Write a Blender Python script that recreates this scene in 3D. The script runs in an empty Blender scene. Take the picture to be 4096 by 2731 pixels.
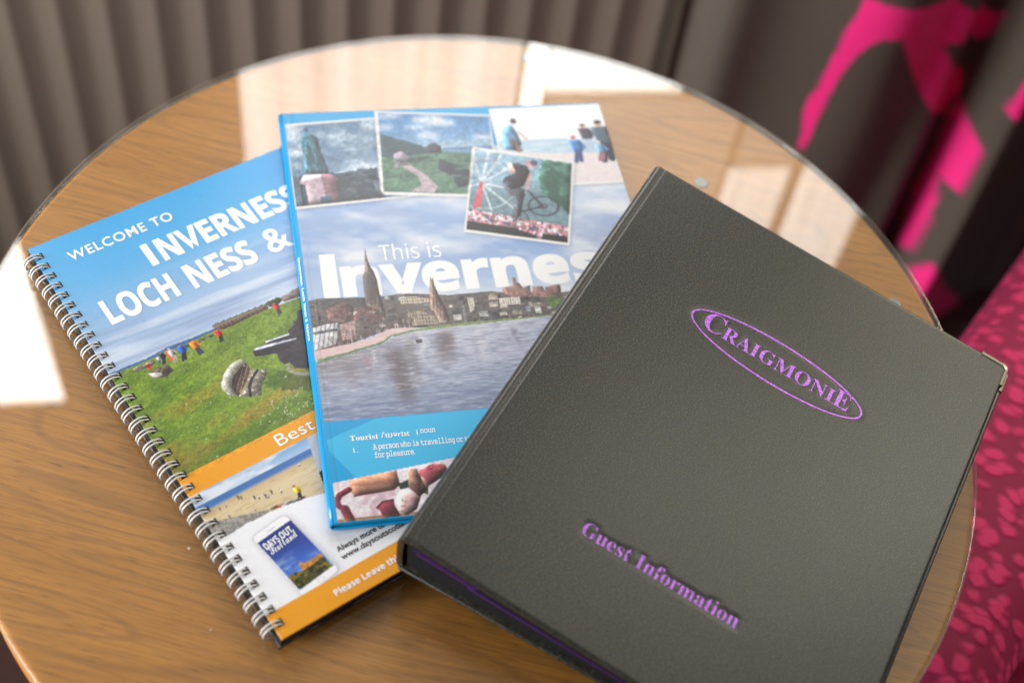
import bpy, bmesh, math, random
import numpy as np
from mathutils import Matrix, Vector

# ------------------------------------------------------------------ camera
sc = bpy.context.scene
PITCH, ROLL, CAMH = 0.9225, 0.1695, 0.6392
fw = Vector((0, math.cos(PITCH), -math.sin(PITCH)))
up0 = Vector((0, math.sin(PITCH), math.cos(PITCH)))
rt0 = Vector((1, 0, 0))
rt = rt0 * math.cos(ROLL) + up0 * math.sin(ROLL)
up = up0 * math.cos(ROLL) - rt0 * math.sin(ROLL)
cam = bpy.data.cameras.new('camera')
cam.sensor_width = 36.0
cam.lens = 36.0 * 5338.4 / 4096
cam.clip_start = 0.01
cam.clip_end = 50
cam.dof.use_dof = True
cam.dof.focus_distance = 0.757
cam.dof.aperture_fstop = 3.6
cam.dof.aperture_blades = 9
co = bpy.data.objects.new('camera', cam)
sc.collection.objects.link(co)
M = Matrix.Identity(4)
for i in range(3):
    M[i][0] = rt[i]; M[i][1] = up[i]; M[i][2] = -fw[i]
M[2][3] = CAMH
co.matrix_world = M
sc.camera = co

# ------------------------------------------------------------------ light
world = bpy.data.worlds.new('World')
sc.world = world
world.use_nodes = True
bg = world.node_tree.nodes['Background']
bg.inputs[0].default_value = (1.0, 0.98, 0.96, 1)
bg.inputs[1].default_value = 0.20
# the wall under the window, seen square on: t runs along it, z up
TH = 0.25
TV = Vector((math.cos(TH), math.sin(TH), 0))
NV = Vector((-math.sin(TH), math.cos(TH), 0))      # out through the wall
WB = Vector((-0.2, 1.03, 0))
def wallp(t, z, off=0.0):
    return WB + TV * t + Vector((0, 0, z)) - NV * off
def window_or_fill_lamp(name, t0, t1, z0, z1, radiance, col=(1, 0.985, 0.96), off=0.0, veil=False):
    a = bpy.data.lights.new(name, 'AREA')
    a.shape = 'RECTANGLE'
    a.size = t1 - t0; a.size_y = z1 - z0
    a.energy = radiance * math.pi * a.size * a.size_y
    a.color = col
    if veil:                                   # seen through a net: uneven folds
        a.use_nodes = True; nt = a.node_tree; em = nt.nodes['Emission']
        ge = nt.nodes.new('ShaderNodeNewGeometry'); mp = nt.nodes.new('ShaderNodeMapping'); mp.inputs['Scale'].default_value = (9, 0.8, 1)
        nz = nt.nodes.new('ShaderNodeTexNoise'); nz.inputs['Scale'].default_value = 1.0; nz.inputs['Detail'].default_value = 3
        mr = nt.nodes.new('ShaderNodeMapRange'); mr.inputs[1].default_value = 0.3; mr.inputs[2].default_value = 0.7; mr.inputs[3].default_value = 0.72; mr.inputs[4].default_value = 1.28
        nt.links.new(ge.outputs['Parametric'], mp.inputs[0]); nt.links.new(mp.outputs[0], nz.inputs['Vector'])
        nt.links.new(nz.outputs['Fac'], mr.inputs[0]); nt.links.new(mr.outputs[0], em.inputs['Strength'])
    o = bpy.data.objects.new(name, a)
    sc.collection.objects.link(o)
    o.matrix_world = Matrix.Translation(wallp((t0 + t1) / 2, (z0 + z1) / 2, off)) @ Matrix((
        (-TV.x, 0, NV.x, 0), (-TV.y, 0, NV.y, 0), (0, 1, 0, 0), (0, 0, 0, 1)))
    return o
# daylight from panes and reveal of the window over the radiator, then added fills
window_or_fill_lamp('window_or_fill_light', -0.56, -0.388, 0.52, 0.885, 13.0)
window_or_fill_lamp('window_or_fill_light', -0.125, 0.165, 0.24, 0.95, 5.2, (1, 0.93, 0.91), veil=True)
window_or_fill_lamp('window_or_fill_light', 0.171, 0.193, 0.24, 0.95, 13.0)
window_or_fill_lamp('window_or_fill_light', 0.195, 0.347, 0.24, 0.333, 10.0)
window_or_fill_lamp('window_or_fill_light', 0.430, 0.507, 0.455, 0.66, 4.8, veil=True)
window_or_fill_lamp('window_or_fill_light', 0.522, 0.615, 0.45, 0.66, 4.8, veil=True)
window_or_fill_lamp('window_or_fill_light', 0.20, 0.425, 0.342, 0.62, 1.5, (1, 0.92, 0.82))
window_or_fill_lamp('window_or_fill_light', 0.432, 0.62, 0.34, 0.447, 1.5, (1, 0.92, 0.82))
window_or_fill_lamp('window_or_fill_light', 0.85, 1.35, 0.35, 0.75, 9.0, (1, 0.88, 0.66))  # added warm fill to brighten the wood on the right, no pane here
window_or_fill_lamp('window_or_fill_light', 0.78, 1.04, 1.38, 2.70, 8.0, (1, 0.95, 0.80))  # added soft panel for the binder's sheen, like bounce off wall and ceiling
window_or_fill_lamp('window_or_fill_light', 1.31, 2.35, 1.38, 2.70, 7.5, (1, 0.95, 0.80))  # rest of the added sheen panel, split to stay out of the glass
# added soft fill for curtain and radiator, from behind and left of the camera
a = bpy.data.lights.new('room_fill', 'AREA'); a.shape = 'RECTANGLE'; a.size = 1.0; a.size_y = 0.8; a.energy = 13; a.spread = math.radians(70); a.color = (0.97, 0.98, 1.0)
o = bpy.data.objects.new('room_fill', a); sc.collection.objects.link(o)
o.location = (-1.75, -0.30, 0.45)
o.rotation_euler = (Vector((0.50, 1.12, -0.15)) - o.location).to_track_quat('-Z', 'Y').to_euler()

sc.view_settings.view_transform = 'Standard'
sc.view_settings.look = 'None'
sc.view_settings.gamma = 1
sc.view_settings.exposure = 0.28
sc.render.engine = 'CYCLES'
sc.cycles.use_denoising = True
sc.cycles.max_bounces = 10
sc.cycles.transparent_max_bounces = 16
sc.cycles.caustics_reflective = False
sc.cycles.caustics_refractive = False

# ------------------------------------------------------------------ helpers
C = sc.collection
def link(o, parent=None):
    C.objects.link(o)
    if parent is not None:
        o.parent = parent
    return o
def thing(name, label, cat, mat=None, group=None):
    o = bpy.data.objects.new(name, None)
    o.empty_display_size = 0.02
    C.objects.link(o)
    if mat is not None:
        o.matrix_world = mat
    o['label'] = label; o['category'] = cat
    if group: o['group'] = group
    return o
def mesh(name, verts, faces, mat, parent=None, smooth=False):
    me = bpy.data.meshes.new(name)
    me.from_pydata([tuple(v) for v in verts], [], faces)
    me.update()
    ms = mat if isinstance(mat, (list, tuple)) else [mat]
    for m in ms: me.materials.append(m)
    if smooth:
        me.polygons.foreach_set('use_smooth', [True] * len(me.polygons))
    return link(bpy.data.objects.new(name, me), parent)
class MB:
    def __init__(s): s.v = []; s.f = []
    def box(s, x0, x1, y0, y1, z0, z1):
        b = len(s.v)
        s.v += [(x0,y0,z0),(x1,y0,z0),(x1,y1,z0),(x0,y1,z0),(x0,y0,z1),(x1,y0,z1),(x1,y1,z1),(x0,y1,z1)]
        s.f += [tuple(b+i for i in q) for q in ((3,2,1,0),(4,5,6,7),(0,1,5,4),(1,2,6,5),(2,3,7,6),(3,0,4,7))]
    def tube(s, path, r, n=8, closed=False):
        path = [Vector(p) for p in path]; b = len(s.v); N = len(path)
        for i, p in enumerate(path):
            a = path[(i-1) % N] if (closed or i > 0) else p
            c = path[(i+1) % N] if (closed or i < N-1) else p
            t = (c - a).normalized()
            h = Vector((0, 1, 0)) if abs(t.y) < 0.9 else Vector((1, 0, 0))
            e = t.cross(h).normalized(); g = t.cross(e)
            for k in range(n):
                w = 2 * math.pi * k / n
                s.v.append(tuple(p + (e * math.cos(w) + g * math.sin(w)) * r))
        for i in range(N if closed else N - 1):
            j = (i + 1) % N
            for k in range(n):
                l = (k + 1) % n
                s.f.append((b+i*n+k, b+i*n+l, b+j*n+l, b+j*n+k))
        if not closed:
            s.f.append(tuple(b+k for k in range(n))[::-1]); s.f.append(tuple(b+(N-1)*n+k for k in range(n)))
    def lathe(s, prof, n=160, cx=0, cy=0):
        b = len(s.v); m = len(prof)
        for k in range(n):
            w = 2 * math.pi * k / n
            for r, z in prof: s.v.append((cx + r * math.cos(w), cy + r * math.sin(w), z))
        for k in range(n):
            l = (k + 1) % n
            for i in range(m - 1):
                s.f.append((b+k*m+i, b+l*m+i, b+l*m+i+1, b+k*m+i+1))
    def sweep(s, path, prof, closed_prof=True):
        """profile (outward, z) swept along a path of (x, y, nx, ny)"""
        b = len(s.v); m = len(prof)
        for x, y, nx, ny in path:
            for a, z in prof: s.v.append((x + nx * a, y + ny * a, z))
        for i in range(len(path) - 1):
            for k in range(m):
                l = (k + 1) % m
                s.f.append((b+i*m+k, b+i*m+l, b+(i+1)*m+l, b+(i+1)*m+k))
        s.f.append(tuple(b + k for k in range(m))); s.f.append(tuple(b + (len(path)-1)*m + k for k in range(m))[::-1])
    def build(s, name, mat, parent=None, smooth=False):
        o = mesh(name, s.v, s.f, mat, parent, smooth)
        bm = bmesh.new(); bm.from_mesh(o.data); bmesh.ops.recalc_face_normals(bm, faces=bm.faces); bm.to_mesh(o.data); bm.free()
        return o
def bevel(o, w, seg=2):
    m = o.modifiers.new('bevel', 'BEVEL'); m.width = w; m.segments = seg; m.limit_method = 'ANGLE'; m.angle_limit = 0.6
    for p in o.data.polygons: p.use_smooth = True
    return o

# ------------------------------------------------------------------ materials
def srgb(r, g, b):
    f = lambda c: (c / 255 / 12.92) if c / 255 <= 0.04045 else ((c / 255 + 0.055) / 1.055) ** 2.4
    return (f(r), f(g), f(b), 1)
def material(name, col=(0.5, 0.5, 0.5, 1), rough=0.5, **kw):
    m = bpy.data.materials.new(name); m.use_nodes = True
    b = m.node_tree.nodes['Principled BSDF']
    b.inputs['Base Color'].default_value = col
    b.inputs['Roughness'].default_value = rough
    for k, v in kw.items(): b.inputs[k.replace('_', ' ')].default_value = v
    return m
class NT:
    def __init__(s, m): s.m = m; s.t = m.node_tree; s.b = s.t.nodes['Principled BSDF']; s.out = s.t.nodes['Material Output']
    def n(s, typ, **kw):
        o = s.t.nodes.new(typ)
        for k, v in kw.items():
            if k.startswith('i_'): o.inputs[k[2:].replace('_', ' ')].default_value = v
            else: setattr(o, k, v)
        return o
    def l(s, a, b): s.t.links.new(a, b); return s
    def math(s, op, a, b=None):
        o = s.n('ShaderNodeMath', operation=op)
        for i, x in enumerate((a, b)):
            if x is None: continue
            if hasattr(x, 'is_output'): s.l(x, o.inputs[i])
            else: o.inputs[i].default_value = x
        return o.outputs[0]
    def mapping(s, scale, rot=(0, 0, 0), kind='Object', src=None):
        c = s.n('ShaderNodeTexCoord'); m = s.n('ShaderNodeMapping')
        m.inputs['Scale'].default_value = scale; m.inputs['Rotation'].default_value = rot
        s.l(src if src is not None else c.outputs[kind], m.inputs[0]); return m.outputs[0]
    def noise(s, vec, scale=1, detail=4, rough=0.5, dist=0):
        o = s.n('ShaderNodeTexNoise'); o.inputs['Scale'].default_value = scale; o.inputs['Detail'].default_value = detail
        o.inputs['Roughness'].default_value = rough; o.inputs['Distortion'].default_value = dist
        s.l(vec, o.inputs['Vector']); return o.outputs['Fac']
    def ramp(s, fac, stops):
        o = s.n('ShaderNodeValToRGB'); e = o.color_ramp.elements
        while len(e) < len(stops): e.new(0.5)
        for i, (p, c) in enumerate(stops): e[i].position = p; e[i].color = c if len(c) == 4 else (*c, 1)
        s.l(fac, o.inputs[0]); return o.outputs[0]
    def mix(s, fac, a, b, mode='MIX'):
        o = s.n('ShaderNodeMix', data_type='RGBA', blend_type=mode)
        for i, x in ((0, fac), (6, a), (7, b)):
            if hasattr(x, 'is_output'): s.l(x, o.inputs[i])
            else: o.inputs[i].default_value = x
        return o.outputs[2]
    def bump(s, h, strength=0.3, dist=0.001):
        o = s.n('ShaderNodeBump'); o.inputs['Strength'].default_value = strength; o.inputs['Distance'].default_value = dist
        s.l(h, o.inputs['Height']); s.l(o.outputs[0], s.b.inputs['Normal']); return o

def grey(v): return (v, v, v, 1)
# oak veneer
m_wood = material('oak_veneer', rough=0.42)
w = NT(m_wood)
cv = w.mapping((1, 1, 1), (0, 0, 0.10))
lo = w.noise(w.mapping((0.8, 7.0, 1), src=cv), 2.6, 2, 0.45, 0.25)
rings = w.math('SINE', w.math('MULTIPLY', lo, 120.0))
rings = w.math('MULTIPLY_ADD', rings, 0.5); rings.node.inputs[2].default_value = 0.5
fib = w.noise(w.mapping((6, 170, 1), src=cv), 3, 5, 0.65)
pores = w.noise(w.mapping((20, 430, 1), src=cv), 3, 3, 0.6)
big = w.noise(w.mapping((1.5, 9, 1), src=cv), 2.2, 3, 0.5)
col = w.ramp(big, [(0.3, (0.50, 0.196, 0.034)), (0.7, (0.62, 0.262, 0.052))])
col = w.mix(w.ramp(rings, [(0.78, grey(0)), (1.0, grey(0.32))]), col, (0.20, 0.092, 0.036, 1))
col = w.mix(w.ramp(fib, [(0.36, grey(0.44)), (0.62, grey(0))]), col, (0.22, 0.095, 0.036, 1))
col = w.mix(w.ramp(pores, [(0.575, grey(0)), (0.70, grey(0.8))]), col, (0.15, 0.068, 0.028, 1))
w.l(col, w.b.inputs['Base Color'])
w.bump(w.mix(0.5, fib, pores), 0.25, 0.0004)

# clear glass plate: see-through with mirror reflection by angle
def clear_glass(name, tint):
    m = material(name); g = NT(m)
    tr = g.n('ShaderNodeBsdfTransparent'); tr.inputs[0].default_value = tint
    gl = g.n('ShaderNodeBsdfGlossy'); gl.inputs['Roughness'].default_value = 0.012
    fr = g.n('ShaderNodeFresnel'); fr.inputs[0].default_value = 1.52
    # both sides of a face reflect like the outer one
    geo = g.n('ShaderNodeNewGeometry')
    ior = g.n('ShaderNodeMix', data_type='FLOAT'); ior.inputs[2].default_value = 1.52; ior.inputs[3].default_value = 1 / 1.52
    mx = g.n('ShaderNodeMixShader')
    ld = g.n('ShaderNodeFresnel'); ld.inputs[0].default_value = 1.52
    g.l(geo.outputs['Backfacing'], ior.inputs[0]); g.l(ior.outputs[0], ld.inputs[0])
    g.l(ld.outputs[0], mx.inputs[0]); g.l(tr.outputs[0], mx.inputs[1]); g.l(gl.outputs[0], mx.inputs[2])
    cv = g.mapping((1, 1, 1))
    vo = g.n('ShaderNodeTexVoronoi'); vo.inputs['Scale'].default_value = 55; g.l(cv, vo.inputs['Vector'])
    sc_ = g.n('ShaderNodeSeparateColor'); g.l(vo.outputs['Color'], sc_.inputs[0])
    spot = g.math('MULTIPLY', g.math('LESS_THAN', vo.outputs['Distance'], g.math('MULTIPLY', sc_.outputs[1], 0.045)), g.math('GREATER_THAN', sc_.outputs[0], 0.55))
    du = g.n('ShaderNodeBsdfDiffuse'); du.inputs[0].default_value = (0.8, 0.78, 0.74, 1)
    m2 = g.n('ShaderNodeMixShader'); g.l(g.math('MULTIPLY', spot, 0.55), m2.inputs[0]); g.l(mx.outputs[0], m2.inputs[1]); g.l(du.outputs[0], m2.inputs[2])
    sm = g.noise(g.mapping((1, 1, 1)), 14, 4, 0.6)
    g.l(g.ramp(sm, [(0.45, grey(0.008)), (0.75, grey(0.06))]), gl.inputs['Roughness'])
    g.l(m2.outputs[0], g.out.inputs['Surface'])
    return m
m_glass = clear_glass('clear_glass', (0.965, 0.985, 0.975, 1))
m_glass_edge = clear_glass('polished_glass_edge', (0.92, 0.95, 0.93, 1))
g = NT(m_glass_edge)
sf = g.out.inputs['Surface'].links[0].from_socket
df = g.n('ShaderNodeBsdfDiffuse'); df.inputs[0].default_value = (0.75, 0.70, 0.62, 1)
mx = g.n('ShaderNodeMixShader'); mx.inputs[0].default_value = 0.10
g.l(sf, mx.inputs[1]); g.l(df.outputs[0], mx.inputs[2]); g.l(mx.outputs[0], g.out.inputs['Surface'])
m_bumper = material('clear_rubber', (0.85, 0.86, 0.84, 1), 0.18, Transmission_Weight=0.6, IOR=1.42)

def printed(name, rough=0.24, spec=0.5, grain=0.0):
    m = material(name, rough=rough); g = NT(m)
    a = g.n('ShaderNodeAttribute', attribute_name='print')
    g.l(a.outputs['Color'], g.b.inputs['Base Color'])
    g.b.inputs['Specular IOR Level'].default_value = spec
    nz = g.noise(g.mapping((1, 1, 1)), 420, 2, 0.5)
    nb = g.noise(g.mapping((1, 1, 1)), 22, 3, 0.5)
    g.bump(g.mix(0.35, nb, nz), 0.12, 0.0006)
    g.l(g.ramp(nb, [(0.3, grey(rough - 0.04)), (0.7, grey(rough + 0.06))]), g.b.inputs['Roughness'])
    return m
m_print = printed('laminated_print', 0.30, 0.36)
m_print2 = printed('laminated_board_print', 0.30, 0.38)
m_ink_white = material('white_ink', (0.76, 0.77, 0.78, 1), 0.3)
m_ink_lettering = material('worn_white_ink', (0.8, 0.8, 0.8, 1), 0.3)
g = NT(m_ink_lettering)
nz = g.noise(g.mapping((1, 1, 1)), 900, 3, 0.7); nb = g.noise(g.mapping((1, 1, 1)), 130, 2, 0.5)
g.l(g.mix(g.ramp(g.math('MULTIPLY', nz, nb), [(0.36, grey(0)), (0.42, grey(0.55))]), (0.72, 0.75, 0.79, 1), (0.42, 0.57, 0.74, 1)), g.b.inputs['Base Color'])
m_ink_black = material('black_ink', (0.012, 0.011, 0.014, 1), 0.35)
m_ink_thin = material('thin_white_ink', (0.72, 0.77, 0.84, 1), 0.3)
m_cyan = material('cyan_board', srgb(0, 128, 182), 0.28)
g = NT(m_cyan)
nz = g.noise(g.mapping((1, 1, 1)), 700, 3, 0.7)
g.l(g.mix(g.ramp(nz, [(0.70, grey(0)), (0.78, grey(0.6))]), srgb(0, 128, 182), srgb(140, 200, 224)), g.b.inputs['Base Color'])
m_paper = material('paper', (0.72, 0.71, 0.68, 1), 0.6)
m_wire = material('white_coated_wire', (0.62, 0.61, 0.59, 1), 0.30, Specular_IOR_Level=0.6)
pages = []
for i, c_ in enumerate([(120, 108, 96), (30, 26, 27), (176, 166, 150), (52, 46, 42), (140, 116, 90), (30, 27, 29), (110, 116, 90), (40, 36, 38), (170, 158, 146), (44, 38, 36), (80, 70, 64)]):
    m = material('printed_page_%d' % i, srgb(*c_), 0.5); g = NT(m)
    nz = g.noise(g.mapping((1, 1, 1)), 55 + 9 * i, 2, 0.6)
    g.l(g.ramp(nz, [(0.42, srgb(24, 22, 24)), (0.52, srgb(*[int(x * 0.7) for x in c_])), (0.70, srgb(*c_))]), g.b.inputs['Base Color'])
    pages.append(m)
# binder cloth: fine weave with soft sheen
m_cloth = material('charcoal_book_cloth', (0.05, 0.05, 0.04, 1), 0.42, Specular_IOR_Level=0.5)
g = NT(m_cloth)
cv = g.mapping((1, 1, 1))
sx = g.n('ShaderNodeSeparateXYZ'); g.l(cv, sx.inputs[0])
wob = g.noise(cv, 60, 2, 0.5)
wx = g.math('SINE', g.math('ADD', g.math('MULTIPLY', sx.outputs[0], 2 * math.pi / 0.00105), g.math('MULTIPLY', wob, 5)))
wy = g.math('SINE', g.math('ADD', g.math('MULTIPLY', sx.outputs[1], 2 * math.pi / 0.00080), g.math('MULTIPLY', wob, 5)))
weave = g.math('MULTIPLY', wx, wy)
thread = g.noise(g.mapping((1500, 900, 1500)), 1, 2, 0.6)
hgt = g.math('ADD', g.math('MULTIPLY', weave, 0.5), g.math('MULTIPLY', thread, 1.6))
g.bump(hgt, 0.07, 0.00022)
tone = g.noise(g.mapping((1000, 1500, 1000)), 1, 2, 0.8)
c1 = g.ramp(tone, [(0.30, (0.003, 0.0031, 0.003)), (0.50, (0.006, 0.0061, 0.0050)), (0.68, (0.082, 0.079, 0.056))])
g.l(c1, g.b.inputs['Base Color'])
g.l(g.ramp(thread, [(0.3, grey(0.27)), (0.7, grey(0.38))]), g.b.inputs['Roughness'])
m_foil = material('purple_foil', srgb(150, 84, 192), 0.36, Metallic=0.45)
g = NT(m_foil)
nz = g.noise(g.mapping((900, 900, 900)), 1, 2, 0.6)
g.bump(nz, 0.6, 0.0003)
g.l(g.mix(g.ramp(nz, [(0.4, grey(0)), (0.6, grey(1))]), srgb(136, 74, 178), srgb(186, 118, 222)), g.b.inputs['Base Color'])
m_purple = material('purple_card', srgb(56, 22, 84), 0.5)
m_gap_shade = material('gap_shade_black', (0.004, 0.0035, 0.004, 1), 0.8, Specular_IOR_Level=0.2)  # near-black colour stands in for the shade inside the binder
m_brass = material('antique_nickel', (0.36, 0.33, 0.27, 1), 0.24, Metallic=1.0)
m_rad = material('taupe_enamel', (0.150, 0.116, 0.089, 1), 0.55)
m_wall = material('taupe_wall_paint', (0.14, 0.115, 0.095, 1), 0.7)
g = NT(m_wall); g.bump(g.noise(g.mapping((1, 1, 1)), 180, 3, 0.6), 0.2, 0.001)
m_floor = material('dark_red_carpet', (0.10, 0.038, 0.03, 1), 0.95)
g = NT(m_floor)
nz = g.noise(g.mapping((1, 1, 1)), 260, 4, 0.7)
g.l(g.ramp(nz, [(0.35, (0.04, 0.018, 0.013)), (0.65, (0.115, 0.05, 0.038))]), g.b.inputs['Base Color']); g.bump(nz, 0.8, 0.006)
m_sill = material('white_sill_paint', (0.7, 0.69, 0.66, 1), 0.35)
m_curt = material('printed_satin', rough=0.55, Specular_IOR_Level=0.3)
g = NT(m_curt)
a = g.n('ShaderNodeAttribute', attribute_name='print'); g.l(a.outputs['Color'], g.b.inputs['Base Color'])
g.b.inputs['Sheen Weight'].default_value = 0.05
g.bump(g.noise(g.mapping((1200, 1200, 3000)), 1, 2, 0.5), 0.15, 0.0003)
# chenille upholstery: raised lighter spots on a deeper ground
m_chen = material('magenta_chenille', rough=0.75)
g = NT(m_chen)
cv = g.mapping((1, 1, 1))
dis = g.n('ShaderNodeTexNoise'); dis.inputs['Scale'].default_value = 30; g.l(cv, dis.inputs['Vector'])
va = g.n('ShaderNodeVectorMath', operation='MULTIPLY_ADD'); va.inputs[1].default_value = (0.018, 0.018, 0.018); g.l(dis.outputs['Color'], va.inputs[0]); g.l(cv, va.inputs[2])
vo = g.n('ShaderNodeTexVoronoi', feature='SMOOTH_F1'); vo.inputs['Smoothness'].default_value = 0.25; vo.inputs['Scale'].default_value = 1; vo.inputs['Randomness'].default_value = 0.85
g.l(g.mapping((62, 92, 62), (0, 0, 0.5), src=va.outputs[0]), vo.inputs['Vector'])
ring = vo.outputs['Distance']
spot = g.ramp(ring, [(0.30, grey(1)), (0.54, grey(0))])
c1 = g.mix(spot, (0.30, 0.003, 0.055, 1), (0.74, 0.026, 0.15, 1))
pile = g.noise(g.mapping((1, 1, 1)), 900, 3, 0.7)
c1 = g.mix(g.ramp(pile, [(0.3, grey(0.35)), (0.7, grey(0))]), c1, (0.12, 0.003, 0.03, 1))
g.l(c1, g.b.inputs['Base Color'])
g.b.inputs['Sheen Weight'].default_value = 0.10; g.b.inputs['Sheen Tint'].default_value = (1, 0.35, 0.75, 1); g.b.inputs['Sheen Roughness'].default_value = 0.4
g.bump(g.mix(0.25, spot, pile), 0.9, 0.002)

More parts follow.
